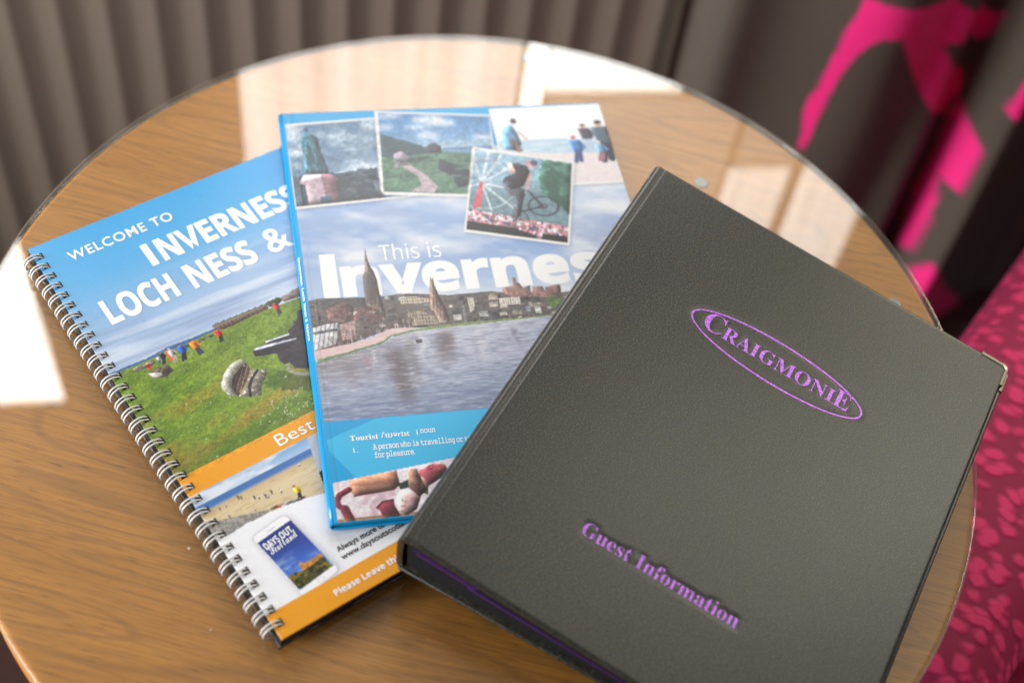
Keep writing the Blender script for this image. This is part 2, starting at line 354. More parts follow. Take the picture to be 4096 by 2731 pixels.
# ------------------------------------------------------------------ measured layout (0.1 mm on each cover; metres in the room)
ART = {
 'sea': [(-18,1064),(58,1067),(220,1077),(356,1065),(501,1077),(645,1083),(702,1102),(686,1132),(639,1105),(339,1098),(210,1095),(51,1087),(-12,1099)],
 'grass': [(-35,1100),(-8,1101),(53,1084),(213,1091),(341,1094),(488,1101),(636,1098),(696,1113),(978,1116),(1192,1138),(1448,1152)],
 'row': [(654,1065),(689,1069),(843,1074),(991,1082),(988,1115),(694,1118),(647,1090)],
 'trees': [(983,1083),(1012,1067),(1041,1063),(1081,1071),(1087,1100),(1058,1116),(999,1112)],
 'row2': [(1082,1081),(1153,1070),(1229,1063),(1333,1066),(1293,1145),(1195,1131),(1091,1120)],
 'stones': [(412,1095),(494,1113),(622,1113),(624,1131),(490,1131),(418,1119)],
 'person_red': [(648,1093),(641,1186)],
 'person_orange': [(491,1089),(502,1205)],
 'person_blue': [(416,1083),(400,1195)],
 'person_grey': [(358,1080),(353,1180)],
 'person_orange2': [(341,1077),(335,1159)],
 'person_black': [(302,1078),(292,1160)],
 'person_pink': [(277,1091),(270,1149)],
 'person_crouch': [(208,1107),(211,1158)],
 'person_far': [(1028,1091),(1025,1185)],
 'rock': [(181,1174),(245,1167),(301,1172),(314,1229),(256,1247),(198,1225)],
 'rockwhite': [(181,1174),(247,1207),(243,1228),(203,1225)],
 'rock2': [(128,1102),(185,1099),(251,1108),(257,1131),(188,1140),(127,1134)],
 'rock3': [(-4,1088),(41,1085),(87,1097),(42,1105),(-5,1107)],
 'arc': [(668,1354),(626,1352),(575,1368),(531,1404),(491,1449),(478,1495),(490,1533),(525,1568),(528,1503),(564,1448),(621,1412),(682,1390)],
 'brick': [(682,1390),(621,1412),(564,1448),(528,1503),(530,1575),(588,1532),(658,1482),(683,1450)],
 'block': [(683,1450),(709,1467),(758,1484),(742,1525),(680,1573),(646,1633),(591,1612),(533,1576),(588,1532),(658,1482)],
 'pipe': [(710,1471),(657,1505),(615,1548),(591,1607)],
 'cannon': [(1158,1217),(1118,1219),(1083,1273),(1058,1266),(1053,1296),(999,1313),(996,1339),(847,1312),(841,1333),(875,1352),(787,1330),(757,1338),(746,1374),(756,1384),(864,1425),(850,1481),(861,1516),(893,1515),(900,1567),(968,1616),(1021,1640),(1244,1269)],
 'bar1': [(763,1336),(788,1327),(1015,1382),(1012,1394),(781,1345)],
 'bar2': [(847,1314),(995,1335),(991,1345),(847,1325)],
 'ring': [(875,1520),(865,1569),(896,1616),(953,1647)],
 'shade': [(687,1593),(745,1535),(826,1545),(960,1667),(923,1761),(759,1660)],
 'flowers': [(594,1734),(720,1674),(842,1688),(938,1715),(800,1966),(506,1784)],
 'beach_sky': [(-9,2008),(650,2059),(645,2107),(-20,2102)],
 'beach_sea': [(-18,2082),(338,2092),(641,2099),(636,2130),(333,2132),(-19,2124)],
 'beach_curve': [(-20,2279),(60,2315),(166,2304),(305,2308),(474,2327),(622,2363)],
 'beach_edge': [(648,2064),(622,2363)],
 'pebble': [(2,2190),(135,2232),(314,2292),(303,2312),(163,2308),(57,2318),(-39,2298)],
 'guy': [(498,2236),(490,2323)],
 'dots': [(286,2200),(307,2208),(340,2223),(350,2230),(379,2218),(424,2239),(214,2154),(228,2161),(136,2159),(120,2228),(254,2260),(100,2162),(589,2145)],
 'towels': [(347,2297),(379,2304),(403,2308),(427,2313),(464,2321),(493,2325)],
 'dark2': [(643,2239),(685,2232),(792,2222),(703,2366),(640,2326)],
 'castle': [(284,2650),(301,2648),(303,2662),(344,2665),(407,2657),(412,2681),(324,2698),(280,2701)],
 'hill': [(200,2685),(251,2687),(281,2699),(325,2697),(409,2682),(424,2758),(229,2783),(207,2769)],
 'p1': [(5,99),(618,65),(829,775),(11,841)],
 'p1in': [(14,119),(616,80),(816,763),(16,819)],
 'statue': [(124,139),(143,154),(160,192),(208,223),(214,310),(225,396),(247,524),(248,558),(99,549),(103,403),(98,303),(103,246),(124,190)],
 'ped': [(88,555),(249,551),(299,596),(280,636),(286,799),(97,814),(90,638),(51,629)],
 'pedblue': [(170,745),(243,740),(244,799),(172,805)],
 'p1trees': [(13,565),(87,562),(249,551),(559,514),(553,708),(584,779),(13,821)],
 'p1water': [(512,637),(555,619),(558,709),(532,714)],
 'p2': [(607,4),(1376,78),(1312,826),(553,752)],
 'p2in': [(629,23),(1368,93),(1302,805),(573,730)],
 'p2hill': [(614,216),(757,282),(904,355),(1005,383),(1373,418),(1354,518),(585,473)],
 'p2grass': [(590,431),(788,428),(1003,397),(1367,447),(1307,826),(570,737)],
 'p2path': [(714,509),(776,513),(866,603),(922,704),(893,758),(753,735),(822,684),(812,614),(759,554)],
 'p2ruin': [(682,408),(732,382),(773,427),(755,512),(671,521)],
 'p2wall': [(971,467),(1039,500),(1163,579),(1136,704),(1054,726),(1028,627),(952,552)],
 'p2castle': [(900,348),(953,314),(1001,346),(994,418),(896,406)],
 'p2sea': [(1008,368),(1384,360),(1378,447),(1009,426)],
 'p2clouds': [(704,57),(954,100),(1034,141),(658,159),(868,170),(931,247),(1290,281)],
 'p3': [(1379,22),(2194,6),(2160,747),(1768,750),(1378,447)],
 'p3in': [(1387,37),(2191,18),(2153,732),(1773,729),(1389,434)],
 'p3sea': [(1385,323),(1828,325),(2166,358),(2163,463),(1796,471),(1389,419)],
 'p3sand': [(1389,419),(1798,464),(2163,463),(2151,739),(1769,743),(1381,462)],
 'p3man': [(1446,200),(1506,173),(1533,264),(1545,369),(1520,382),(1499,322),(1501,425),(1418,406),(1421,303)],
 'p3p': [(1994,205),(2008,439),(2107,180),(2106,540),(1906,314),(1901,543),(2069,368),(2057,538)],
 'p4': [(1207,368),(1865,541),(1675,1258),(1027,1097)],
 'p4in': [(1218,395),(1846,554),(1667,1235),(1045,1078)],
 'p4trees': [(1658,507),(1846,554),(1733,1005),(1652,890),(1601,831),(1583,661)],
 'p4sky2': [(1524,470),(1658,507),(1613,776),(1460,849),(1445,709)],
 'p4hub': [(1211,694)],
 'p4rim': [(1309,414),(1198,495),(1444,552),(1382,927),(1235,930),(1138,718),(1389,448),(1403,762)],
 'p4post': [(1203,680),(1223,681),(1169,899),(1115,909)],
 'p4crowd': [(1090,907),(1251,959),(1504,1044),(1702,1098),(1670,1236),(1536,1193),(1061,1013)],
 'p4black': [(1060,1006),(1351,1087),(1480,1162),(1472,1201),(1044,1081)],
 'p4black2': [(1525,1146),(1681,1183),(1667,1235),(1504,1197)],
 'torso': [(1417,522),(1480,533),(1539,558),(1549,616),(1482,739),(1393,762),(1348,689),(1372,648),(1441,624)],
 'arm': [(1409,536),(1439,523),(1454,610),(1420,622)],
 'head': [(1569,545)],
 'legs': [(1348,689),(1445,709),(1478,809),(1431,916),(1417,984),(1361,1034),(1382,899),(1408,846),(1351,759)],
 'bike': [(1497,768),(1572,919),(1418,956),(1476,767)],
 'wheel': [(1577,919),(1471,898),(1591,830)],
 'wheel2': [(1407,1037),(1351,1060),(1444,931)],
 'bank': [(17,2014),(143,1984),(279,1948),(401,1913),(467,1868),(599,1838),(675,1833),(992,1816),(1330,1800),(1707,1786),(1711,1771),(1332,1791),(995,1797),(686,1813),(601,1824),(469,1852),(404,1895),(281,1930),(145,1963),(19,1987)],
 'wall': [(11,1928),(212,1896),(348,1867),(476,1806),(603,1808),(601,1826),(469,1854),(403,1898),(281,1933),(145,1966),(12,1993)],
 'town': [(11,1565),(72,1551),(349,1564),(463,1564),(557,1552),(694,1564),(845,1586),(1113,1578),(1181,1594),(1539,1623),(1751,1600),(1707,1786),(1331,1794),(994,1802),(686,1815),(475,1808),(211,1898),(11,1930)],
 'roof': [(72,1551),(349,1563),(346,1651),(195,1657),(58,1621)],
 'spire1': [(399,1172),(399,1242),(405,1308),(426,1374),(436,1435),(439,1543),(447,1602),(450,1688),(453,1755),(425,1733),(406,1656),(347,1612),(350,1497),(354,1408),(373,1362),(388,1241)],
 'spire1dk': [(373,1362),(354,1408),(350,1497),(347,1612),(408,1637),(418,1502),(417,1423),(402,1392)],
 'spire2': [(761,1431),(765,1466),(775,1442),(775,1501),(787,1571),(801,1631),(820,1691),(824,1782),(761,1772),(747,1713),(722,1682),(739,1548)],
 'castle2': [(1181,1564),(1230,1548),(1255,1550),(1260,1482),(1282,1482),(1279,1522),(1298,1534),(1313,1570),(1356,1553),(1355,1618),(1378,1565),(1434,1565),(1448,1616),(1447,1576),(1516,1561),(1548,1562),(1541,1623),(1496,1651),(1316,1637),(1244,1637),(1181,1596)],
 'white1': [(1150,1636),(1276,1636),(1272,1690),(1147,1691)],
 'white2': [(957,1615),(996,1618),(990,1705),(956,1731)],
 'green': [(1442,1645),(1534,1663),(1516,1710),(1460,1745),(1441,1685)],
 'white3': [(21,1764),(97,1743),(164,1739),(154,1886),(12,1924)],
 'btree': [(250,1699),(280,1636),(350,1622),(408,1637),(432,1687),(433,1734),(364,1747),(276,1730)],
 'btree2': [(109,1631),(210,1591),(274,1625),(262,1719),(208,1743),(115,1707)],
 'post': [(917,1670),(931,1676),(921,1833),(908,1832)],
 'cream': [(553,1581),(645,1579),(726,1605),(723,1634),(553,1630)],
 'cream2': [(568,1689),(675,1688),(761,1772),(749,1799),(598,1796)],
 'pink1': [(177,1750),(269,1729),(260,1859),(178,1870)],
 'streaks': [(785,1859),(767,2107),(345,1949),(339,2111),(623,1826),(637,2086),(999,1821),(968,2117)],
 'light': [(304,2418),(930,2404),(926,2626),(673,2716),(146,2788),(82,2689),(23,2601),(17,2531)],
 'steak': [(111,2794),(195,2778),(370,2761),(374,2845),(340,2877),(126,2895),(109,2863)],
 'swirl': [(100,2851),(46,2880),(25,2916),(38,2949),(66,2968),(78,3007),(94,3044)],
 'sauce': [(237,2979),(269,2948),(324,2942),(332,2982),(353,3031),(327,3067),(263,3044)],
 'rim': [(174,2941),(200,2897),(277,2890),(330,2904),(244,2926),(212,2969),(226,3017),(205,3022)],
 'mush': [(430,2779),(448,2757),(481,2765),(489,2810),(517,2901),(469,2939),(422,2882)],
 'mush2': [(499,2811),(530,2863),(515,2933),(481,2905)],
 'meat': [(487,2777),(577,2738),(638,2753),(651,2803),(565,2858),(527,2878),(494,2819)],
 'herb': [(361,2848),(394,2836),(423,2831),(423,2875),(374,2881)],
 'potato': [(359,2891),(422,2884),(477,2936),(445,3011),(385,3043),(343,3007),(337,2952)],
 'oval': [(1139,729),(1260,1022),(812,774),(1605,944)],
 'corner': [(2261,-19),(2437,-24),(2425,139),(2458,199),(2467,52)],
}
CURTAIN = [[(446,-108),(446,-129),(442,-153),(441,-192),(439,-211),(439,-228),(434,-243),(435,-264),(440,-287),(441,-306),(448,-312),(449,-293),(450,-264),(452,-223),(454,-203),(459,-178),(467,-161),(477,-151),(496,-152),(506,-170),(528,-204),(557,-246),(575,-267),(618,-316),(618,-294),(621,-271),(618,-254),(577,-208),(556,-181),(577,-183),(617,-211),(621,-196),(623,-163),(616,-175),(575,-144),(557,-134),(548,-123)],[(622,-274),(629,-292),(638,-302),(643,-308),(643,-325),(643,-373),(631,-379),(635,-406),(637,-442),(637,-492),(631,-512),(628,-472),(624,-426),(623,-349),(621,-303)],[(644,-204),(644,-229),(642,-248),(700,-287)],[(640,-517),(648,-479),(740,-619),(872,-780),(878,-826),(750,-705)]]
BOOKLET = ((-0.29319, 0.48383, 0.0095), (0.72255, 0.69124, -0.011), (0.69128, -0.72259, 0.0), (0.00795, 0.0076, 0.99994))
BOOK = ((-0.1734, 0.62301, 0.01741), (0.94661, 0.32057, -0.03399), (0.32066, -0.94719, -0.003), (0.03316, 0.00806, 0.99942))
BINDER = ((0.07008, 0.59791, 0.05423), (0.92588, -0.35303, -0.13459), (-0.35841, -0.9334, -0.01731), (0.11952, -0.06427, 0.99075))
BUMPERS = [(-0.2886, 0.448), (-0.0235, 0.7435), (0.1085, 0.6477), (0.2375, 0.5689)]

# ------------------------------------------------------------------ printing: colours laid on a fine mesh
class Canvas:
    def __init__(s, W, H, d, seed=1, x0=0.0, y0=0.0):
        s.W, s.H, s.d = W, H, d; s.gain = 1.0
        s.nx = int(round(W / d)) + 1; s.ny = int(round(H / d)) + 1
        s.x = np.linspace(x0, x0 + W, s.nx); s.y = np.linspace(y0, y0 + H, s.ny)
        s.X, s.Y = np.meshgrid(s.x, s.y)
        s.c = np.ones((s.ny, s.nx, 3), float)
        s.rng = np.random.RandomState(seed)
        s.W1 = s.fbm(2.6, 2.6, 3, g=0.7); s.W2 = s.fbm(2.6, 2.6, 3, g=0.7)
    def vn(s, sx, sy, ang=0.0):
        c, n = math.cos(ang), math.sin(ang)
        U = (s.X * c + s.Y * n) / sx + 500; V = (-s.X * n + s.Y * c) / sy + 500
        i = np.floor(U).astype(int); j = np.floor(V).astype(int); a = U - i; b = V - j
        a = a * a * (3 - 2 * a); b = b * b * (3 - 2 * b)
        k = s.rng.randint(1, 99999)
        def h(p, q):
            t = np.sin(p * 127.1 + q * 311.7 + k * 0.7331) * 43758.5453
            return t - np.floor(t)
        return (h(i, j)*(1-a)+h(i+1, j)*a)*(1-b)+(h(i, j+1)*(1-a)+h(i+1, j+1)*a)*b
    def fbm(s, sx, sy, oct=4, ang=0.0, g=0.5):
        r = 0; w = 1; t = 0
        for o in range(oct):
            r = r + w * s.vn(sx / 2 ** o, sy / 2 ** o, ang + 0.35 * o * (ang == 0.0) * 0); t += w; w *= g
        return r / t
    def mask(s, pts, warp=0.0):
        pts = np.array(pts, float)
        m = np.zeros((s.ny, s.nx)); e = s.d + warp
        x0, x1 = pts[:, 0].min() - e, pts[:, 0].max() + e; y0, y1 = pts[:, 1].min() - e, pts[:, 1].max() + e
        i0, i1 = np.searchsorted(s.x, [x0, x1]); j0, j1 = np.searchsorted(s.y, [y0, y1])
        if i1 <= i0 or j1 <= j0: return m
        X = s.X[j0:j1, i0:i1]; Y = s.Y[j0:j1, i0:i1]; acc = np.zeros(X.shape)
        if warp:                                # ragged outline
            X = X + warp * 2 * (s.W1[j0:j1, i0:i1] - 0.5); Y = Y + warp * 2 * (s.W2[j0:j1, i0:i1] - 0.5)
        px, py = pts[:, 0], pts[:, 1]; qx, qy = np.roll(px, -1), np.roll(py, -1)
        for ox, oy in ((-.25, -.25), (.25, -.25), (-.25, .25), (.25, .25)):
            x = X + ox * s.d; y = Y + oy * s.d; ins = np.zeros(X.shape, bool)
            for a, b, c, d in zip(px, py, qx, qy):
                if b == d: continue
                ins ^= ((b > y) != (d > y)) & (x < (c - a) * (y - b) / (d - b) + a)
            acc += ins
        m[j0:j1, i0:i1] = acc / 4
        return m
    def smask(s, pts, w):
        """a stroke of width w"""
        px = [p[0] for p in pts]; py = [p[1] for p in pts]; e = w / 2 + 2 * s.d
        i0, i1 = np.searchsorted(s.x, [min(px) - e, max(px) + e]); j0, j1 = np.searchsorted(s.y, [min(py) - e, max(py) + e])
        out = np.zeros((s.ny, s.nx))
        if i1 <= i0 or j1 <= j0: return out
        X = s.X[j0:j1, i0:i1]; Y = s.Y[j0:j1, i0:i1]; D = np.full(X.shape, 1e9)
        for (a, b), (c, d) in zip(pts[:-1], pts[1:]):
            L = (c - a) ** 2 + (d - b) ** 2 + 1e-9
            t = np.clip(((X - a) * (c - a) + (Y - b) * (d - b)) / L, 0, 1)
            D = np.minimum(D, np.hypot(X - a - t * (c - a), Y - b - t * (d - b)))
        out[j0:j1, i0:i1] = np.clip((w / 2 - D) / s.d + 0.5, 0, 1)
        return out
    def emask(s, cx, cy, rx, ry):
        q = np.hypot((s.X - cx) / rx, (s.Y - cy) / ry)
        return np.clip((1 - q) * min(rx, ry) / s.d + 0.5, 0, 1)
    def put(s, m, col, a=1.0):
        col = np.asarray(col, float)
        if col.max() > 1.5: col = col / 255
        r = np.flatnonzero(m.any(axis=1))
        if not len(r): return
        q = np.flatnonzero(m[r[0]:r[-1]+1].any(axis=0))
        S = (slice(r[0], r[-1]+1), slice(q[0], q[-1]+1))
        if col.ndim > 1: col = col[S]
        m = (m[S] * a)[..., None]
        s.c[S] = s.c[S] * (1 - m) + col * m
    def form(s, m, k=0.5, n=3, dx=1.0, dy=1.0):
        """tone running across a printed shape, as in a photograph of a rounded thing"""
        r = np.flatnonzero(m.any(axis=1))
        if not len(r): return
        q = np.flatnonzero(m.any(axis=0)); p = 3 * n + 2
        S = (slice(max(0, r[0]-p), r[-1]+p+1), slice(max(0, q[0]-p), q[-1]+p+1))
        b = blur(m[S], n); h = np.roll(np.roll(b, -int(n*dy), 0), -int(n*dx), 1) - np.roll(np.roll(b, int(n*dy), 0), int(n*dx), 1)
        s.c[S] *= (1 + k * h * m[S])[..., None]
    def tex(s, m, amp, sx, sy, oct=3):
        s.c *= (1 + m * amp * 2 * (s.fbm(sx, sy, oct, g=0.65) - 0.5))[..., None]
    def poly(s, pts, col, a=1.0, clip=None, warp=0.0):
        m = s.mask(pts, warp)
        s.put(m if clip is None else m * clip, col, a); return m
    def text(s, me, col, a=1.0):
        """fill a flat text mesh given in print coordinates"""
        m = np.zeros((s.ny, s.nx))
        me.calc_loop_triangles()
        for t in me.loop_triangles:
            p = [(me.vertices[i].co.x, me.vertices[i].co.y) for i in t.vertices]
            x0 = min(q[0] for q in p) - s.d; x1 = max(q[0] for q in p) + s.d; y0 = min(q[1] for q in p) - s.d; y1 = max(q[1] for q in p) + s.d
            i0, i1 = np.searchsorted(s.x, [x0, x1]); j0, j1 = np.searchsorted(s.y, [y0, y1])
            if i1 <= i0 or j1 <= j0: continue
            X = s.X[j0:j1, i0:i1]; Y = s.Y[j0:j1, i0:i1]
            (ax, ay), (bx, by), (cx, cy) = p
            A = (bx-ax)*(cy-ay)-(cx-ax)*(by-ay)
            if abs(A) < 1e-9: continue
            sg = 1 if A > 0 else -1
            acc = np.zeros(X.shape)
            for ox, oy in ((-.25, -.25), (.25, -.25), (-.25, .25), (.25, .25)):
                x = X + ox * s.d; y = Y + oy * s.d
                acc += ((sg*((bx-ax)*(y-ay)-(by-ay)*(x-ax)) >= 0) & (sg*((cx-bx)*(y-by)-(cy-by)*(x-bx)) >= 0) & (sg*((ax-cx)*(y-cy)-(ay-cy)*(x-cx)) >= 0))
            m[j0:j1, i0:i1] += acc / 4
        m = np.clip(m, 0, 1)
        if col is not None: s.put(m, col, a)
        return m
    def linear(s):
        c = np.clip(s.c, 0, 1)
        c = c * s.gain
        return np.where(c <= 0.04045, c / 12.92, ((c + 0.055) / 1.055) ** 2.4)
def blur(m, n):
    for _ in range(2):
        for ax in (0, 1):
            k = np.zeros_like(m)
            for d in range(-n, n + 1): k += np.roll(m, d, axis=ax)
            m = k / (2 * n + 1)
    return m
def dilate(m, n):
    r = m.copy()
    for a in range(-n, n + 1):
        for b in range(-n, n + 1):
            if a * a + b * b <= n * n + 1: r = np.maximum(r, np.roll(np.roll(m, a, 0), b, 1))
    return r
def sheet(name, cv, mat, parent, Z=None, keep=None, thick=0.0004, colours=True, pos=None):
    """printed sheet: a grid of the canvas's points (mm), with a turned-down edge"""
    ny, nx = cv.ny, cv.nx
    V = np.zeros((ny, nx, 3))
    V[..., 0] = cv.X / 1000; V[..., 1] = -cv.Y / 1000
    if Z is not None: V[..., 2] = Z
    if pos is not None: V = pos
    idx = np.arange(ny * nx).reshape(ny, nx)
    Q = np.stack([idx[1:, :-1], idx[1:, 1:], idx[:-1, 1:], idx[:-1, :-1]], -1).reshape(-1, 4)
    if keep is not None: Q = Q[keep.reshape(-1)]
    V = V.reshape(-1, 3); col = cv.linear().reshape(-1, 3)
    if thick:
        ring = np.concatenate([idx[0, :-1], idx[:-1, -1], idx[-1, :0:-1], idx[:0:-1, 0]])
        b = len(V); low = V[ring].copy(); low[:, 2] -= thick
        V = np.concatenate([V, low]); col = np.concatenate([col, col[ring]])
        k = np.arange(len(ring)); k2 = np.roll(k, -1)
        Q = np.concatenate([Q, np.stack([ring[k], ring[k2], b + k2, b + k], -1)])
    me = bpy.data.meshes.new(name)
    me.vertices.add(len(V)); me.vertices.foreach_set('co', V.astype(np.float32).ravel())
    me.loops.add(Q.size); me.loops.foreach_set('vertex_index', Q.astype(np.int32).ravel())
    me.polygons.add(len(Q)); me.polygons.foreach_set('loop_start', np.arange(0, Q.size, 4, dtype=np.int32))
    me.update(calc_edges=True)
    if colours:
        at = me.color_attributes.new('print', 'FLOAT_COLOR', 'POINT')
        at.data.foreach_set('color', np.concatenate([col, np.ones((len(col), 1))], 1).astype(np.float32).ravel())
    me.materials.append(mat); me.validate()
    return link(bpy.data.objects.new(name, me), parent)

# ------------------------------------------------------------------ lettering
BASES = {'serif': 0x1d400, 'script': 0x1d4d0, 'slab': 0x1d670, 'bold': 0x1d5d4, 'sans': 0x1d5a0}
def glyphs(t, style):
    if style is None: return t
    b = BASES[style]
    return ''.join(chr(b + ord(c) - 65) if 'A' <= c <= 'Z' else chr(b + 26 + ord(c) - 97) if 'a' <= c <= 'z' else c for c in t)
def text_mesh(t, style=None, offset=0.0, space=1.0, depth=0.0):
    c = bpy.data.curves.new('lettering', 'FONT'); c.body = glyphs(t, style); c.size = 1
    c.offset = offset; c.space_character = space; c.resolution_u = 4; c.fill_mode = 'FRONT' if not depth else 'BOTH'; c.extrude = depth
    o = bpy.data.objects.new('lettering', c); C.objects.link(o)
    dg = bpy.context.evaluated_depsgraph_get(); me = bpy.data.meshes.new_from_object(o.evaluated_get(dg))
    bpy.data.objects.remove(o); bpy.data.curves.remove(c)
    return me
def extents(me):
    a = np.empty(len(me.vertices) * 3); me.vertices.foreach_get('co', a); a = a.reshape(-1, 3)
    return a.min(0), a.max(0)
def lettering(t, u0, base, u1, cap, mat, parent, style=None, offset=0.0, space=1.0, z=0.00015, name='lettering', label=None, ref='H', rot=0.0, shear=0.0, mm_only=False):
    """write t from u0 to u1 (mm) on the line v = base, capitals cap mm high"""
    me = text_mesh(t, style, offset, space); lo, hi = extents(me)
    r = text_mesh(ref, style, offset, 1); rl, rh = extents(r); bpy.data.meshes.remove(r)
    sy = cap / (rh[1] - rl[1]); sx = (u1 - u0) / (hi[0] - lo[0])
    a = np.empty(len(me.vertices) * 3); me.vertices.foreach_get('co', a); a = a.reshape(-1, 3)
    x = (a[:, 0] - lo[0]) * sx; y = (a[:, 1] - rl[1]) * sy
    x = x + shear * y
    cr, sr = math.cos(rot), math.sin(rot); x, y = x * cr - y * sr, x * sr + y * cr
    if mm_only:
        a[:, 0] = u0 + x; a[:, 1] = base - y; a[:, 2] = 0
        me.vertices.foreach_set('co', a.ravel()); return me
    a[:, 0] = (u0 + x) / 1000; a[:, 1] = -(base - y) / 1000; a[:, 2] = z
    me.vertices.foreach_set('co', a.ravel()); me.update()
    me.materials.clear(); me.materials.append(mat)
    o = link(bpy.data.objects.new(name, me), parent)
    if label: o['label'] = label
    return o
A = {k: [(x / 10, y / 10) for x, y in v] for k, v in ART.items()}
def frame(o, u, v, n):
    m = Matrix.Identity(4)
    for i in range(3):
        m[i][0] = u[i]; m[i][1] = -v[i]; m[i][2] = n[i]; m[i][3] = o[i]
    return m
def structure(o): o['kind'] = 'structure'; return o

# ------------------------------------------------------------------ the setting
structure(mesh('floor', [(-4, -3, -0.70), (4, -3, -0.70), (4, 4, -0.70), (-4, 4, -0.70)], [(0, 1, 2, 3)], m_floor))
wb = MB()
def wall_box(mb, t0, t1, z0, z1, o0, o1):
    b = len(mb.v)
    mb.v += [tuple(wallp(t, z, o)) for z in (z0, z1) for t, o in ((t0, o1), (t1, o1), (t1, o0), (t0, o0))]
    mb.f += [tuple(b+i for i in q) for q in ((3,2,1,0),(4,5,6,7),(0,1,5,4),(1,2,6,5),(2,3,7,6),(3,0,4,7))]
wall_box(wb, -1.9, 1.9, -0.70, 0.19, -0.25, 0.0)
structure(wb.build('wall', m_wall))
# panel radiator under the window
rad = thing('panel_radiator', 'taupe ribbed panel radiator standing against the wall behind the round table', 'radiator',
            Matrix.Translation(wallp(-0.3, -0.66)) )
rad_inv = rad.matrix_world.inverted()
PITCHR = 0.0436
def rib(x):
    p = (x / PITCHR) % 1.0
    d = abs(p - 0.5) * 2                       # 1 at the groove, 0 on the crest
    s = min(1, max(0, (d - 0.05) / 0.95)); s = s * s * (3 - 2 * s)
    return 0.0034 * (1 - s) + 0.0014 * math.exp(-((p - 0.5) / 0.10) ** 2)
xs = np.arange(-0.95, 0.318, PITCHR / 14)
V = []; Fq = []
zs = [(-0.60, 0), (-0.585, 1), (0.105, 1), (0.12, 0)]
for z, k in zs:
    for x in xs:
        V.append(rad_inv @ wallp(x, z, 0.045 + (rib(x - 0.004) if k else 0.0)))
n = len(xs)
for j in range(3):
    for i in range(n - 1): Fq.append((j*n+i, j*n+i+1, (j+1)*n+i+1, (j+1)*n+i))
mesh('ribbed_panel', V, Fq, m_rad, rad, True)
mb = MB(); wall_box(mb, -0.955, 0.322, -0.61, 0.125, 0.012, 0.044)
mb.v = [tuple(rad_inv @ Vector(v)) for v in mb.v]; mb.build('back_panel', m_rad, rad)
mb = MB(); wall_box(mb, -0.96, 0.327, 0.1255, 0.14, 0.005, 0.07)
mb.v = [tuple(rad_inv @ Vector(v)) for v in mb.v]; bevel(mb.build('top_cover', m_rad, rad), 0.004)
for t in (-0.958, 0.3225):
    mb = MB(); wall_box(mb, t, t + 0.003, -0.61, 0.1245, 0.008, 0.066)
    mb.v = [tuple(rad_inv @ Vector(v)) for v in mb.v]; mb.build('side_plate', m_rad, rad)
mb = MB(); wall_box(mb, -1.9, 1.9, 0.192, 0.222, -0.23, 0.03)
o = mb.build('window_sill', m_sill); structure(bevel(o, 0.006))

# curtain with a large leaf print
cc = Canvas(780, 790, 3.0, 7, 295, -90)        # t across, -z down (mm)
cc.put(np.ones((cc.ny, cc.nx)), (84, 76, 66))
cc.put(np.ones((cc.ny, cc.nx)), (72, 64, 58), 0.5); cc.put(cc.fbm(60, 160, 3), (92, 84, 74), 0.25)
PINK = (240, 44, 126)
for pl in CURTAIN: cc.poly([(x, -z) for x, z in pl], PINK)
# the leaves go on outside the view
for tx, tz, r, sgn in ((520, 60, 1.0, 1), (760, 40, 1.1, -1), (880, -260, 1.2, 1), (960, -520, 1.0, -1), (1010, 20, 0.9, 1)):
    q = [(0, 0), (28, -50), (60, -78), (100, -92), (70, -50), (62, -8), (30, 40), (-18, 78), (-10, 30)]
    cc.poly([(tx + sgn * a * r, -tz + b * r) for a, b in q], PINK)
t_ = cc.X; z_ = -cc.Y
fold = (0.055 * np.exp(-((t_ - 614 + 0.03 * (z_ + 300)) / 22) ** 2) + 0.014 * np.sin((t_ - 330) / 95 * math.pi) * np.clip((610 - t_) / 60, 0, 1)
        - 0.022 * np.exp(-((t_ - 652) / 20) ** 2) + 0.17 * np.clip((t_ - 655) / 260, 0, 1) - 0.06 * np.exp(-((t_ - 900) / 40) ** 2)
        + 0.003 * np.sin(t_ / 21.0 + z_ / 260) + 0.05 * np.exp(-((t_ - 300) / 26) ** 2) + 0.004 * np.sin(t_ / 40 + z_ / 90))
off = 0.115 - fold
P = np.zeros((cc.ny, cc.nx, 3))
for k in range(2):
    P[..., k] = WB[k] + TV[k] * t_ / 1000 - NV[k] * off
P[..., 2] = z_ / 1000
cur = sheet('curtain', cc, m_curt, None, thick=0, pos=P)
cur['label'] = 'taupe satin curtain printed with big pink leaves, hanging beside the radiator'; cur['category'] = 'curtain'
for p in cur.data.polygons: p.use_smooth = True

# armchair in magenta chenille, its arm by the table edge
ang = math.radians(60)
ax = Vector((math.cos(ang), math.sin(ang), 0)); ay = Vector((math.sin(ang), -math.cos(ang), 0))
ch_m = Matrix.Translation((0.385, 0.64, -0.70)) @ Matrix(((ax.x, ay.x, 0, 0), (ax.y, ay.y, 0, 0), (0, 0, -1, 0), (0, 0, 0, 1)))
ch_m = Matrix.Translation((0.385, 0.64, -0.70)) @ Matrix.Rotation(ang - math.pi / 2, 4, 'Z')
chair = thing('armchair', 'magenta chenille armchair with a spotted woven pile, drawn up to the round table', 'armchair', ch_m)
def cushion(name, x0, x1, y0, y1, z0, z1, r, seg=5):
    mb = MB(); mb.box(x0, x1, y0, y1, z0, z1); o = mb.build(name, m_chen, chair); return bevel(o, r, seg)
